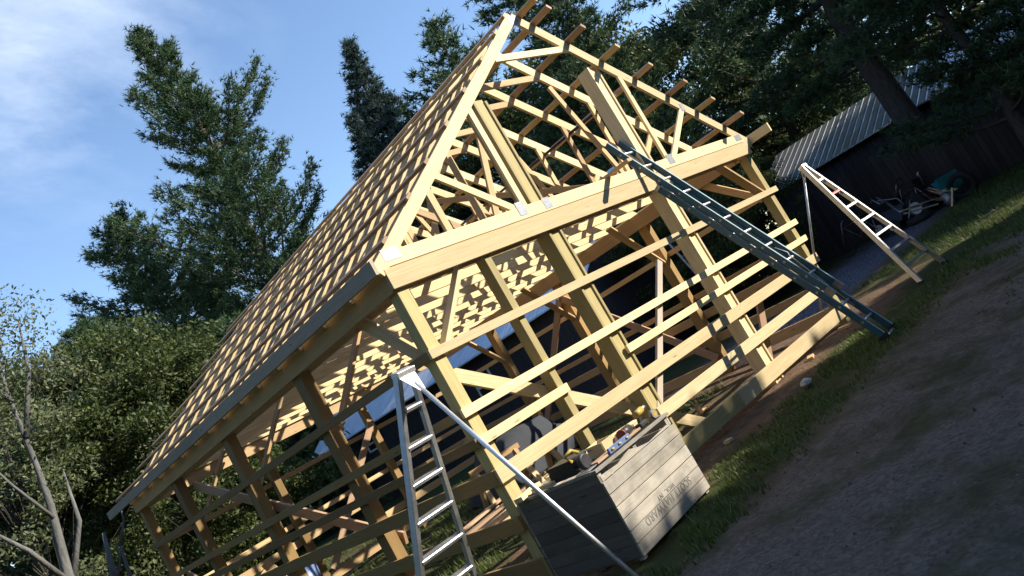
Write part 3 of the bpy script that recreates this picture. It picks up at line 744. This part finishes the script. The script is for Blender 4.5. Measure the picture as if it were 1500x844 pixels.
# ------------------------------------------------------------------ buildings
def building(name, label, x0, x1, y0, y1, eave, ridge_h, roofm, wallm, over=.35, windows=()):
    xm = (x0+x1)/2
    t = thing(name, label, 'building', (xm, (y0+y1)/2, 0))
    mb = MB()
    out_ = [(x0, y0, -.2), (x1, y0, -.2), (x1, y0, eave-.03), (xm, y0, ridge_h-.06), (x0, y0, eave-.03)]
    mb.poly(out_, y1-y0, (0, 1, 0)); mb.build('wall', M[wallm], t)
    sl = (ridge_h-eave)/(xm-x0)
    for s in (-1, 1):
        xe = xm+s*((x1-x0)/2+over)
        z = eave-over*sl
        pts = [(xe, y0-.3, z), (xm, y0-.3, ridge_h), (xm, y0-.3, ridge_h+.05), (xe, y0-.3, z+.05)]
        mb = MB(); mb.poly(pts, y1-y0+.6, (0, 1, 0)); mb.build('roof', M[roofm], t)
    for (y, z, w, h) in windows:
        f = MB()
        for a, c in (((y-w/2, z-h/2), (y+w/2, z-h/2)), ((y-w/2, z+h/2), (y+w/2, z+h/2)), ((y-w/2, z), (y+w/2, z))): f.beam((x0-.02, a[0], a[1]), (x0-.02, c[0], c[1]), .07, .05, uz)
        for yy in (y-w/2, y+w/2): f.beam((x0-.02, yy, z-h/2-.035), (x0-.02, yy, z+h/2+.035), .07, .052, (0, 1, 0))
        fo = f.build('window', M['white'], t)
        MB().box((x0-.012, y-w/2, z-h/2), (x0-.004, y+w/2, z+h/2)).build('pane', M['glass'], fo)
    return t
building('neighbour_house', 'dark-sided house with pale blue metal roof seen through the barn frame', 12.25, 20.5, 8.5, 26.1, 3.12, 5.9, 'roofblue', 'darkwall', .3, [(21.7, 2.3, .75, .55), (14.0, 2.0, .9, 1.0)])
building('long_shed', 'long low shed with old corrugated metal roof beyond the trees on the right', 23.2, 30.0, -9, 8.0, 2.98, 4.25, 'roofgrey', 'darkwall', .4)

fn = thing('board_fence', 'dark weathered board fence in front of the shed behind the junk heap', 'fence', (20.6, 0, 0))
q_ = random.Random(9)
for j in range(3): 
    MB().beam((20.66, -8.0, .35+.8*j), (20.66, 6.4, .35+.8*j), .09, .04, (0, 0, 1)).build('rail', M['fencew'], fn)
mb = MB(); yy = -8.0
while yy < 6.4:
    w_ = q_.uniform(.13, .17); hh_ = 2.25+q_.uniform(-.03, .03)
    mb.beam((20.6, yy+w_/2, 0), (20.6, yy+w_/2, hh_), w_, .022, (0, 1, 0)); yy += w_+.008
mb.build('board_panel', M['fencew'], fn)
for j in range(7): MB().beam((20.74, -7.9+2.37*j, -.2), (20.74, -7.9+2.37*j, 2.2), .10, .10, (0, 1, 0)).build('post', M['fencew'], fn)
# ------------------------------------------------------------------ junk by the shed
def bx_thing(name, label, cat, mat, boxes, group=None):
    mb = MB()
    for p, q, w, t_ in boxes: mb.beam(p, q, w, t_, uz)
    return tag(mb.build(name, M[mat]), label, cat, group)
t = thing('lawn_tractor', 'dark riding mower with a pale wheel hub parked in the shade by the shed', 'riding mower', (19.4, 3.2, 0))
MB().box((18.9, 2.9, .45), (20.0, 3.5, .85)).build('hood', M['black'], t)
MB().box((18.0, 2.85, .35), (18.9, 3.55, .55)).build('deck', M['red'], t)
MB().box((18.1, 3.0, .55), (18.5, 3.4, 1.05)).build('seat', M['black'], t)
for x_, rr in ((19.5, .26), (18.2, .34)):
    for y_ in (2.82, 3.62):
        w_ = MB().tube([(x_, y_-.09, rr), (x_, y_+.09, rr)], rr, 20).build('wheel', M['rubber'], t)
        MB().tube([(x_, y_-.10, rr), (x_, y_+.10, rr)], rr*.5, 16).build('hub', M['white'], w_)
MB().tube([(18.9, 3.2, .8), (18.65, 3.2, 1.15)], .02, 8).build('steering_column', M['silver'], t)
MB().tube([(18.55, 3.2+.17*math.cos(a), 1.15+.10*math.sin(a)) for a in [i*PI/8 for i in range(17)]], .014, 6).build('steering_wheel', M['black'], t)
t.rotation_euler.z = math.radians(75)
t = thing('wheelbarrow', 'overturned dark wheelbarrow between the riding mower and the junk heap', 'wheelbarrow', (18.6, 2.9, 0))
MB().poly([(18.2, 2.5, .25), (18.3, 3.1, .25), (18.7, 3.2, .62), (18.6, 2.4, .62)], .06, (1, 0, .4)).build('tray', M['darksteel'], t)
MB().tube([(18.1, 2.3, .2), (18.5, 2.2, .55), (18.9, 2.1, .75)], .02, 8).build('handle', M['silver'], t); MB().tube([(18.1, 3.2, .2), (18.5, 3.3, .55), (18.9, 3.4, .75)], .02, 8).build('handle', M['silver'], t)
MB().tube([(18.02, 2.75, .2), (18.10, 2.75, .2)], .2, 18).build('wheel', M['rubber'], t)
MB().tube([(18.0, 2.75, .2), (18.03, 2.75, .2)], .09, 12).build('hub', M['white'], t)
for i, (x, y, z, rr) in enumerate(((18.9, 1.0, .30, .30), (17.9, 2.0, .10, .26))):
    pts = [(x+.04*math.sin(a*2), y+rr*math.cos(a), z+(rr*math.sin(a) if i == 0 else .04*math.sin(a))) if i == 0 else (x+rr*math.cos(a), y+rr*math.sin(a), z) for a in [k*PI/12 for k in range(25)]]
    tag(MB().tube(pts, .085, 8).build('tyre', M['rubber']), ['old tyre standing against the front of the teal tub', 'old tyre lying flat in front of the junk heap'][i], 'tyre')
t = thing('metal_bucket', 'dented pale metal bucket in the junk heap beside the teal tub', 'bucket', (18.1, 1.2, 0))
MB().tube([(18.1, 1.2, .02), (18.15, 1.22, .34)], [.11, .15], 16).build('body', M['silver'], t)
MB().tube([(18.15, 1.07, .34), (18.05, 1.1, .48), (18.05, 1.3, .48), (18.15, 1.37, .34)], .006, 6).build('handle', M['silver'], t)
for i in range(6):
    x = 18.6+.25*i; y = 2.2+.14*i
    tag(MB().tube([(x, y, .1), (x+sr.uniform(-.3, .3), y+sr.uniform(.2, .7), .5+.3*(i % 3)), (x+sr.uniform(-.3, .3), y+sr.uniform(.4, .9), .8+.2*(i % 2))], .022, 6).build('scrap_pipe', M['silver']), 'bent scrap metal pipe sticking out of the junk heap', 'pipe', 'scrap pipes in the junk heap')
t = thing('plastic_tub', 'teal plastic tub tipped on the junk heap by the shed', 'tub', (19.6, 1.55, 0))
mb = MB(); mb.beam((19.3, 1.35, .42), (19.75, 1.75, .50), .34, .55, uz, ch=.05); mb.build('body', M['tealbin'], t)
MB().beam((19.2, 1.28, .52), (19.26, 1.34, .53), .42, .62, uz).build('rim', M['tealbin'], t)
JG = 'scrap lumber on the junk heap'
for i in range(9):
    a = sr.uniform(0, PI); L = sr.uniform(.5, 1.5); x = 18.2+sr.uniform(-.9, 1.0); y = 1.5+sr.uniform(-.4, .7); z = .08+sr.uniform(0, .35)
    o = MB().beam((x, y, z), (x+L*math.cos(a), y+L*math.sin(a), z+sr.uniform(-.05, .35)), .03, .13, uz).build('scrap_board', M[['grey', 'pine', 'purlin'][i % 3]])
    tag(o, 'old loose board in the junk heap by the shed', 'board', JG)
for i, (p, q) in enumerate([((17.2, .95, .05), (17.3, .75, .45)), ((20.8, 2.5, .1), (20.3, 2.2, 1.1))]):
    o = MB().beam(p, q, .14, .04, ux).build('scrap_board', M['pine' if i == 0 else 'white']); tag(o, ['short pale board propped upright at the front of the junk heap', 'long white pole propped beside the junk heap'][i], 'board')
# a heap of bent metal pipes: an old bicycle
t = thing('old_bicycle', 'old bicycle lying against the junk heap by the shed', 'bicycle', (18.8, 2.2, 0))
for x_ in (18.3, 19.3):
    MB().tube([(x_+.32*math.cos(a), 2.15+.05*math.sin(a), .34+.32*math.sin(a)) for a in [i*PI/10 for i in range(21)]], .018, 6).build('wheel', M['rubber'], t)
MB().tube([(18.3, 2.15, .34), (18.55, 2.15, .85), (19.05, 2.15, .80), (18.75, 2.15, .34), (18.55, 2.15, .85)], .018, 6).build('frame', M['silver'], t)
MB().tube([(19.3, 2.15, .34), (19.05, 2.15, .95), (19.0, 1.95, 1.0)], .016, 6).build('handlebar', M['silver'], t)
MB().beam((18.45, 2.15, .90), (18.65, 2.15, .90), .05, .12, uz).build('saddle', M['black'], t)
t.rotation_euler.z = math.radians(65)
t = copy_thing(t, (17.9, 3.6, 0), math.radians(100), 1, 'second old bicycle, leaning near the riding mower')
t = thing('folding_chair', 'bent aluminium lawn chair frame folded in the shade behind the right ladder', 'folding chair', (15.6, 6.0, 0))  # this object is a folding lawn chair
for y_ in (5.8, 6.3):
    MB().tube([(15.3, y_, 0), (15.9, y_, .9)], .014, 6).build('leg', M['silver'], t); MB().tube([(15.9, y_, 0), (15.3, y_, .55)], .014, 6).build('leg', M['silver'], t)
MB().box((15.3, 5.8, .5), (15.8, 6.3, .53)).build('seat', M['blue'], t)
t = thing('leaning_ladder', 'old aluminium ladder propped in deep shade behind the right end of the barn', 'ladder', (13.0, 5.0, 0))
for s in (-1, 1): MB().beam((12.9+s*.2, 5.0, 0), (13.1+s*.2, 5.8, 2.9), .06, .025, (0, 1, 0)).build('rail', M['silver'], t)
for k_ in range(9):
    f = (k_+.5)/9.5; MB().tube([(12.72+.2*f, 5+.8*f, 2.9*f), (13.08+.2*f, 5+.8*f, 2.9*f)], .014, 6).build('rung', M['silver'], t)

# ------------------------------------------------------------------ trees
def tufts(C_, D_, n_per, length, width, rg, spread=.8):
    """needle tufts: n_per thin triangles fanning out from every centre about its direction"""
    n = len(C_); C3 = np.repeat(C_, n_per, 0); D3 = np.repeat(D_, n_per, 0)+rg.normal(0, spread, (n*n_per, 3))
    D3 /= np.linalg.norm(D3, axis=1, keepdims=True)
    L = length*rg.uniform(.6, 1.25, (n*n_per, 1)); r = rg.normal(0, 1, (n*n_per, 3)); s = np.cross(D3, r); s /= np.linalg.norm(s, axis=1, keepdims=True)
    w = width*rg.uniform(.6, 1.3, (n*n_per, 1))
    b0 = C3-D3*L*.15
    v = np.stack([b0-s*w, b0+s*w, C3+D3*L], 1).reshape(-1, 3)
    tn = np.stack([np.clip(np.repeat(rg.uniform(0, 1, n), n_per)+rg.normal(0, .15, n*n_per), 0, 1), rg.uniform(0, 1, n*n_per)], 1)
    return v, tn
def leaves(C_, size, rg):
    n = len(C_); a = rg.normal(0, 1, (n, 3)); a /= np.linalg.norm(a, axis=1, keepdims=True); r = rg.normal(0, 1, (n, 3)); b_ = np.cross(a, r); b_ /= np.linalg.norm(b_, axis=1, keepdims=True)
    s = size*rg.uniform(.5, 1.3, (n, 1))
    v = np.stack([C_-a*s, C_+b_*s*.45, C_+a*s, C_-b_*s*.45], 1).reshape(-1, 3)
    return v, np.stack([rg.uniform(0, 1, n), rg.uniform(0, 1, n)], 1)

def pine_tree(H, Rm, seed, label, loc, kind='needle', low=.18, wpow=.75, nb=95, up=.45, tuft=.34, lean=0, name='pine_tree', dens=1.0, asym=(0, 0), trf=1):
    rg = np.random.default_rng(seed); q = random.Random(seed)
    t = thing(name, label, 'tree', loc); ORG[t.name] = V(loc)
    tr = MB(); n = 14
    spine = [V((.12*math.sin(i*.9+seed)*i/n*2, .12*math.cos(i*1.1+seed)*i/n*2, H*i/n)) for i in range(n+1)]
    tr.tube([p+V(loc) for p in spine], [max(.02, trf*.019*H*(1-i/n)**.85) for i in range(n+1)], 10)
    limbs = MB()
    Cs = []; Ds = []
    def spn(h):
        f = max(0, min(.9999, h/H))*n; i = int(f); return spine[i].lerp(spine[i+1], f-i)
    for k in range(nb):
        f = low+(1-low)*((k+q.random())/nb)**.95
        h = H*f
        prof = (1-f)**wpow
        if kind == 'needle': prof *= (.55+.45*math.sin(3.1*f*4+seed)**2)*q.uniform(.40, 1.35)
        else: prof *= q.uniform(.85, 1.1)
        az = k*2.399+q.uniform(-.4, .4)
        L = max(.35, Rm*prof*(1+asym[0]*math.cos(az)+asym[1]*math.sin(az)))
        p = spn(h); d = V((math.cos(az), math.sin(az), 0)); st = 6; pts = [p]
        for i in range(1, st+1):
            u = i/st
            rise = (up*u*u*L*.9+.10*L*u) if kind == 'needle' else (-.30*u*L+.22*u*u*L)
            pts.append(p+d*L*u+V((0, 0, rise)))
        limbs.tube([x+V(loc) for x in pts], [max(.012, .022*L*(1-.85*i/st)) for i in range(st+1)], 5, cap=False)
        m_ = int(max(5, L*11*dens))
        for i in range(m_):
            u = q.uniform(.22, 1.0)**.8; f_ = u*st; j = min(st-1, int(f_)); c = pts[j].lerp(pts[j+1], f_-j)
            side = V((-d.y, d.x, 0))*q.uniform(-1, 1)*L*.34*(1.15-u*.75)
            c = c+side+V((0, 0, q.uniform(-.04, .10)*L*.5+abs(side.length)*.12))
            Cs.append(c); dd = d*.7+side.normalized()*.5+V((0, 0, .55 if kind == 'needle' else .1)); Ds.append(dd.normalized())
    # leader
    for i in range(int(26*dens)): Cs.append(spn(H*(1-.10*q.random()**1.2))+V((q.uniform(-.2, .2), q.uniform(-.2, .2), 0))*.8); Ds.append(V((q.uniform(-.5, .5), q.uniform(-.5, .5), 1)).normalized())
    C_ = np.array([tuple(c) for c in Cs]); D_ = np.array([tuple(c) for c in Ds])
    v, tn = tufts(C_, D_, 8, tuft, tuft*.085 if kind == 'needle' else tuft*.11, rg, .75)
    # small satellites thicken the sprays
    C2_ = np.repeat(C_, 2, 0)+rg.normal(0, tuft*.55, (len(C_)*2, 3)); v2, tn2 = tufts(C2_, np.repeat(D_, 2, 0), 6, tuft*.8, tuft*.08, rg, .9)
    rnd_mesh('crown', np.concatenate([v, v2]), 3, np.concatenate([tn, tn2]), M[kind], (0, 0, 0), t)
    tr.v += []
    o = tr.build('trunk', M['bark'], t, origin=loc)
    limbs.build('limbs', M['bark'], o, origin=loc)
    return t
def leafy_tree(H, Rm, seed, label, loc, mat='leaf', low=.2, n_cl=60, leaf=.16, per=420, name='leafy_tree', barkm='bark', clr=.75, trunk_r=.02):
    rg = np.random.default_rng(seed); q = random.Random(seed)
    t = thing(name, label, 'tree', loc)
    tr = MB(); n = 10
    sp = [V((.25*math.sin(i*.7+seed)*i/n, .25*math.cos(i*.8+seed)*i/n, H*.85*i/n)) for i in range(n+1)]
    tr.tube([p+V(loc) for p in sp], [max(.02, trunk_r*H*(1-i/n)**.8) for i in range(n+1)], 9)
    lm = MB(); Cs = []
    for k in range(n_cl):
        f = low+(1-low)*q.random()**.8; az = q.uniform(0, 2*PI)
        rr = Rm*math.sqrt(max(.02, 1-((f-.55)/.5)**2))*q.uniform(.45, 1.0)
        c = V((rr*math.cos(az), rr*math.sin(az), H*f)); j = min(n-1, int(f*.8*n)); s_ = sp[max(0, j-1)]
        mid = s_.lerp(c, .55)+V((0, 0, -.05*H*.3))
        lm.tube([x+V(loc) for x in (s_, mid, c)], [.006*H*.35, .004*H*.35, .005], 5, cap=False)
        cr_ = clr*q.uniform(.6, 1.3)*Rm/3.2
        m_ = int(per*q.uniform(.6, 1.2))
        d = rg.normal(0, 1, (m_, 3)); d /= np.linalg.norm(d, axis=1, keepdims=True); d *= (rg.uniform(0, 1, (m_, 1))**.45)*cr_*np.array([1.25, 1.25, .75])
        Cs.append(np.array(tuple(c))+d)
    v, tn = leaves(np.concatenate(Cs), leaf, rg)
    rnd_mesh('crown', v, 4, tn, M[mat], (0, 0, 0), t)
    o = tr.build('trunk', M[barkm], t, origin=loc); lm.build('limbs', M[barkm], o, origin=loc)
    return t
def at(az, d): a = math.radians(az); return (CAM.x+d*math.sin(a), CAM.y+d*math.cos(a), 0)

T1_ = pine_tree(28.0, 7.6, 11, 'tall ragged white pine standing alone against the sky on the left', at(31, 42), nb=140, up=.58, low=.10, tuft=.34, wpow=.58, dens=2.1, asym=(.04, -.04))
T2_ = pine_tree(20.8, 7.0, 12, 'shorter white pine left of and behind the tallest pine', at(23.2, 47), nb=125, up=.5, low=.08, tuft=.36, wpow=.5, dens=1.9)
T5_ = pine_tree(22.3, 5.6, 13, 'narrow dark spruce with a pointed top beside the barn ridge', at(43.4, 42), kind='spruce', nb=150, low=.05, tuft=.40, wpow=.85, name='spruce_tree', dens=1.5)
copy_thing(T5_, at(41.0, 40), 1.3, .80, 'smaller pointed spruce just left of the dark spruce beside the ridge')
T6_ = pine_tree(20.0, 5.4, 14, 'rounded white pine touching the barn ridge line near its top', at(49.6, 40), nb=90, low=.1, tuft=.42, wpow=.45, up=.3)
D1 = leafy_tree(9.0, 4.6, 21, 'broad green leafy tree behind the far left corner of the barn', at(17.0, 27), low=.06, n_cl=170, per=640, leaf=.075, clr=.50)
copy_thing(D1, at(19.8, 25), 2.1, .80, 'leafy tree between the far barn corner and the tallest pine')
leafy_tree(8.6, 4.0, 27, 'airy pale-leaved tree at the far left edge behind the grey trunk', at(11.0, 24), mat='leaf2', low=.1, n_cl=110, per=330, leaf=.065, clr=.5)
copy_thing(D1, at(28.0, 45), .7, 1.1, 'leafy tree at the foot of the tallest pine')
copy_thing(T2_, at(18.2, 37), 2.0, .62, 'small pine standing among the leafy trees at the far left')
copy_thing(T2_, at(26.0, 43), 4.2, .70, 'small pine directly below the tallest pine')
copy_thing(T2_, at(12.0, 40), 1.0, .66, 'pine at the extreme left edge behind the leafy trees')
copy_thing(D1, at(36.0, 40), 3.0, .90, 'leafy tree behind the roof, right of the tallest pine')
# behind the open gable and to the right: large dark pines
PG = 'big shaded pines right of the barn'
T7_ = pine_tree(17.0, 5.2, 31, 'large shaded white pine rising directly behind the open gable', at(56.5, 32), nb=95, low=.1, tuft=.32, up=.2, wpow=.5, dens=1.4)
for az, d, sc, rz, lab in ((58.5, 31, .86, 1.0, 'shaded pine just right of the gable peak'), (67.5, 38, .95, 2.2, 'shaded pine with bits of sky showing through, above the right rake'),
                           (73.0, 39, .85, 3.4, 'shaded pine behind the corrugated shed roof'), (78.5, 22.5, .62, 5.1, 'dark pine in the top right corner of the picture'),
                           (84.5, 23, .72, .3, 'dark pine just past the right edge of the yard')):
    copy_thing(T7_, at(az, d), rz, sc, lab)
T8_ = pine_tree(17.5, 6.6, 33, 'thick dark pine trunk with low boughs in front of the corrugated shed', (22.0, 2.15, 0), nb=80, low=.25, tuft=.30, up=-.16, wpow=.30, dens=1.9, trf=1.35)
copy_thing(T8_, (19.5, -5.6, 0), 2.0, .75, 'dark pine with low boughs beyond the right edge of the lit grass')
for az, d, sc, lab in ((53.5, 38, 1.55, 'tall leafy tree standing behind the left half of the gable trusses'), (60, 42, 1.5, 'tall leafy tree behind the right half of the gable trusses'), (50, 46, .85, 'leafy tree behind the neighbour house roof'), (61.5, 24, .45, 'small leafy tree low behind the right wall girts'), (58, 23, .5, 'small leafy tree low behind the gable doorway')):
    copy_thing(D1, at(az, d), az, sc, lab)
# thin pale-leaved tree with grey trunks at far left
t3 = thing('grey_barked_tree', 'thin tree with pale leaves and a forked grey trunk at the far left edge', 'tree', (-1.75, 8.0, 0))
tr = MB()
stems = [([(-1.75, 8, 0), (-1.62, 8, 1.3), (-1.56, 8, 2.44), (-1.36, 8.05, 3.5), (-1.29, 8.1, 4.1), (-1.20, 8.15, 5.4), (-1.0, 8.2, 6.6)], [.12, .10, .075, .055, .042, .028, .010]),
         ([(-1.56, 8, 2.3), (-1.9, 7.8, 3.0), (-2.3, 7.7, 3.6)], [.045, .035, .012]), ([(-1.4, 8, 3.3), (-1.7, 8, 4.0), (-1.9, 8, 4.6)], [.03, .02, .01]),
         ([(-1.6, 8, 2.2), (-1.1, 8.1, 3.1), (-1.0, 8.1, 3.9)], [.05, .035, .012]), ([(-1.25, 8.1, 4.6), (-.8, 8.2, 5.6), (-.6, 8.2, 6.5)], [.05, .03, .01]), ([(-1.2, 8.1, 5.2), (-1.5, 8.2, 6.0), (-1.6, 8.2, 6.8)], [.04, .025, .01])]
for p, r in stems: tr.tube(p, r, 9)
o = tr.build('trunk', M['palebark'], t3)
rg = np.random.default_rng(8); C_ = []
for c, n_, r in (((-1.0, 8.2, 6.6), 420, .7), ((-.6, 8.2, 6.5), 320, .6), ((-1.6, 8.2, 6.7), 380, .65), ((-.5, 8.2, 5.7), 260, .55), ((-1.9, 8, 4.9), 260, .6), ((-1.9, 8.1, 5.9), 300, .6), ((-1.1, 8.1, 5.7), 320, .6), ((-1.0, 8.1, 4.2), 160, .45), ((-2.4, 7.7, 3.9), 120, .5), ((-1.4, 8.1, 4.9), 180, .5)):
    d = rg.normal(0, 1, (n_, 3)); d /= np.linalg.norm(d, axis=1, keepdims=True); C_.append(np.array(c)+d*r*rg.uniform(0, 1, (n_, 1))**.5)
v, tn = leaves(np.concatenate([c_ if i_ % 2 else np.concatenate([c_, c_+rg.normal(0, .12, c_.shape)]) for i_, c_ in enumerate(C_)]), .038, rg); rnd_mesh('crown', v-np.array([-1.75, 8, 0]), 4, tn, M['leaf2'], (0, 0, 0), t3)
# broken snags below the far end of the fascia
for i, (p, r, lab) in enumerate((([(-.75, 9.6, 0), (-.62, 9.6, 1.2), (-.68, 9.6, 2.0), (-.50, 9.6, 2.9)], [.11, .09, .07, .03], 'bare grey sapling trunk under the far end of the left eave'),
                               ([(-.35, 9.9, 0), (-.42, 9.9, 1.4), (-.28, 9.9, 2.6)], [.07, .05, .02], 'thinner bare sapling right beside the grey sapling trunk under the eave'))):
    t = thing('bare_sapling', lab, 'sapling', p[0]); tr = MB(); tr.tube(p, r, 8); o = tr.build('trunk', M['palebark'], t)
    tr = MB(); tr.tube([p[2], V(p[2])+V((.25, .1, .35)), V(p[2])+V((.32, .1, .7))], [.03, .02, .008], 6); tr.build('limb', M['palebark'], o); MB().tube([p[1], V(p[1])+V((-.35, -.1, .4))], [.03, .008], 6).build('limb', M['palebark'], o)

# woods all round the clearing
def woods(name, label, a0, a1, d0, d1, h, n, leaf, seed, mat):
    rg = np.random.default_rng(seed); C_ = []
    for k in range(n):
        a = math.radians(rg.uniform(a0, a1)); d = rg.uniform(d0, d1); hh = h*rg.uniform(.55, 1.1); r = rg.uniform(1.8, 3.2)
        x, y = CAM.x+d*math.sin(a), CAM.y+d*math.cos(a); m_ = 520
        z = rg.uniform(0, 1, m_)**.8; w = r*np.sqrt(np.clip(1-(z-.45)**2*2.4, .05, 1)); th = rg.uniform(0, 2*PI, m_); rad = w*rg.uniform(.3, 1, m_)**.5*(1+.25*np.sin(th*3+k)+.2*np.sin(z*9+k))
        C_.append(np.stack([x+rad*np.cos(th), y+rad*np.sin(th), z*hh], 1))
    v, tn = leaves(np.concatenate(C_), leaf, rg); o = rnd_mesh(name, v, 4, tn, M[mat]); return tag(o, label, 'woods', kind='stuff')
woods('far_woods', 'dark mixed woods closing off the clearing behind everything', -40, 125, 50, 72, 12.5, 190, .42, 41, 'leaf')
woods('underbrush', 'dark low brush along the wood edge behind the barn and shed', 0, 60, 33, 44, 5.0, 60, .22, 42, 'leaf')

woods('skylight_block_woods', 'unseen woods added on the left and behind the viewer to cut skylight', 185, 338, 15, 24, 13.5, 70, .40, 43, 'leaf')  # unseen ring of trees added to hold back skylight from the west
# unseen greenery behind the camera; hedge outline shaped to shade the near yard
def hedge(name, label, prof, y, depth, size, dens, seed):
    rg = np.random.default_rng(seed); x0, x1 = prof[0][0], prof[-1][0]; n = int((x1-x0)*8*dens)
    x = rg.uniform(x0, x1, n); top = np.interp(x, [p[0] for p in prof], [p[1] for p in prof])+.10*np.sin(x*6.1)+.08*np.sin(x*13.7+1)
    z = rg.uniform(0, 1, n)**.9*top; yy = y+rg.uniform(-.5, .5, n)*depth*(1-.5*z/top)
    v, tn = leaves(np.stack([x, yy, z], 1), size, rg); o = rnd_mesh(name, v, 4, tn, M['leaf']); return tag(o, label, 'hedge', kind='stuff')
hedge('shade_hedge', 'tall dense unseen hedge shaped behind the viewer to shade the near yard',
      [(0, 8.0), (8, 7.95), (9.2, 7.9), (10.6, 7.72), (11.3, 8.0), (11.8, 8.9), (13.7, 9.05), (14.1, 8.0), (14.7, 7.7), (15.2, 8.55), (16.7, 8.6), (17.6, 8.6), (18.8, 7.9), (20, 5.0)], -11, 1.2, .15, 620, 51)
for i, (x, y, sc) in enumerate(((25.5, -9, .98), (30, -4, 1.05), (28.5, -13, 1.1), (34, -10, 1.1), (24.5, -3.2, .75))):
    copy_thing(T7_, (x, y, 0), i*1.7, sc, 'pine outside the right edge of the photo, %s in the shading row' % ['first and nearest', 'second', 'third', 'fourth and farthest', 'fifth and smallest'][i])

for i, (x, y, sc) in enumerate(((-12, -9, .9), (-15, 0, 1.0), (-9, -15, 1.0), (-1, -19, .62), (-14, 9, .9))):  # unseen pines added to block skylight on the left wall and foreground
    copy_thing(T7_, (x, y, 0), i*1.3+.4, sc, 'unseen pine added behind the viewer to cut skylight, %s of the row on the left' % ['first', 'second', 'third', 'fourth', 'fifth'][i])
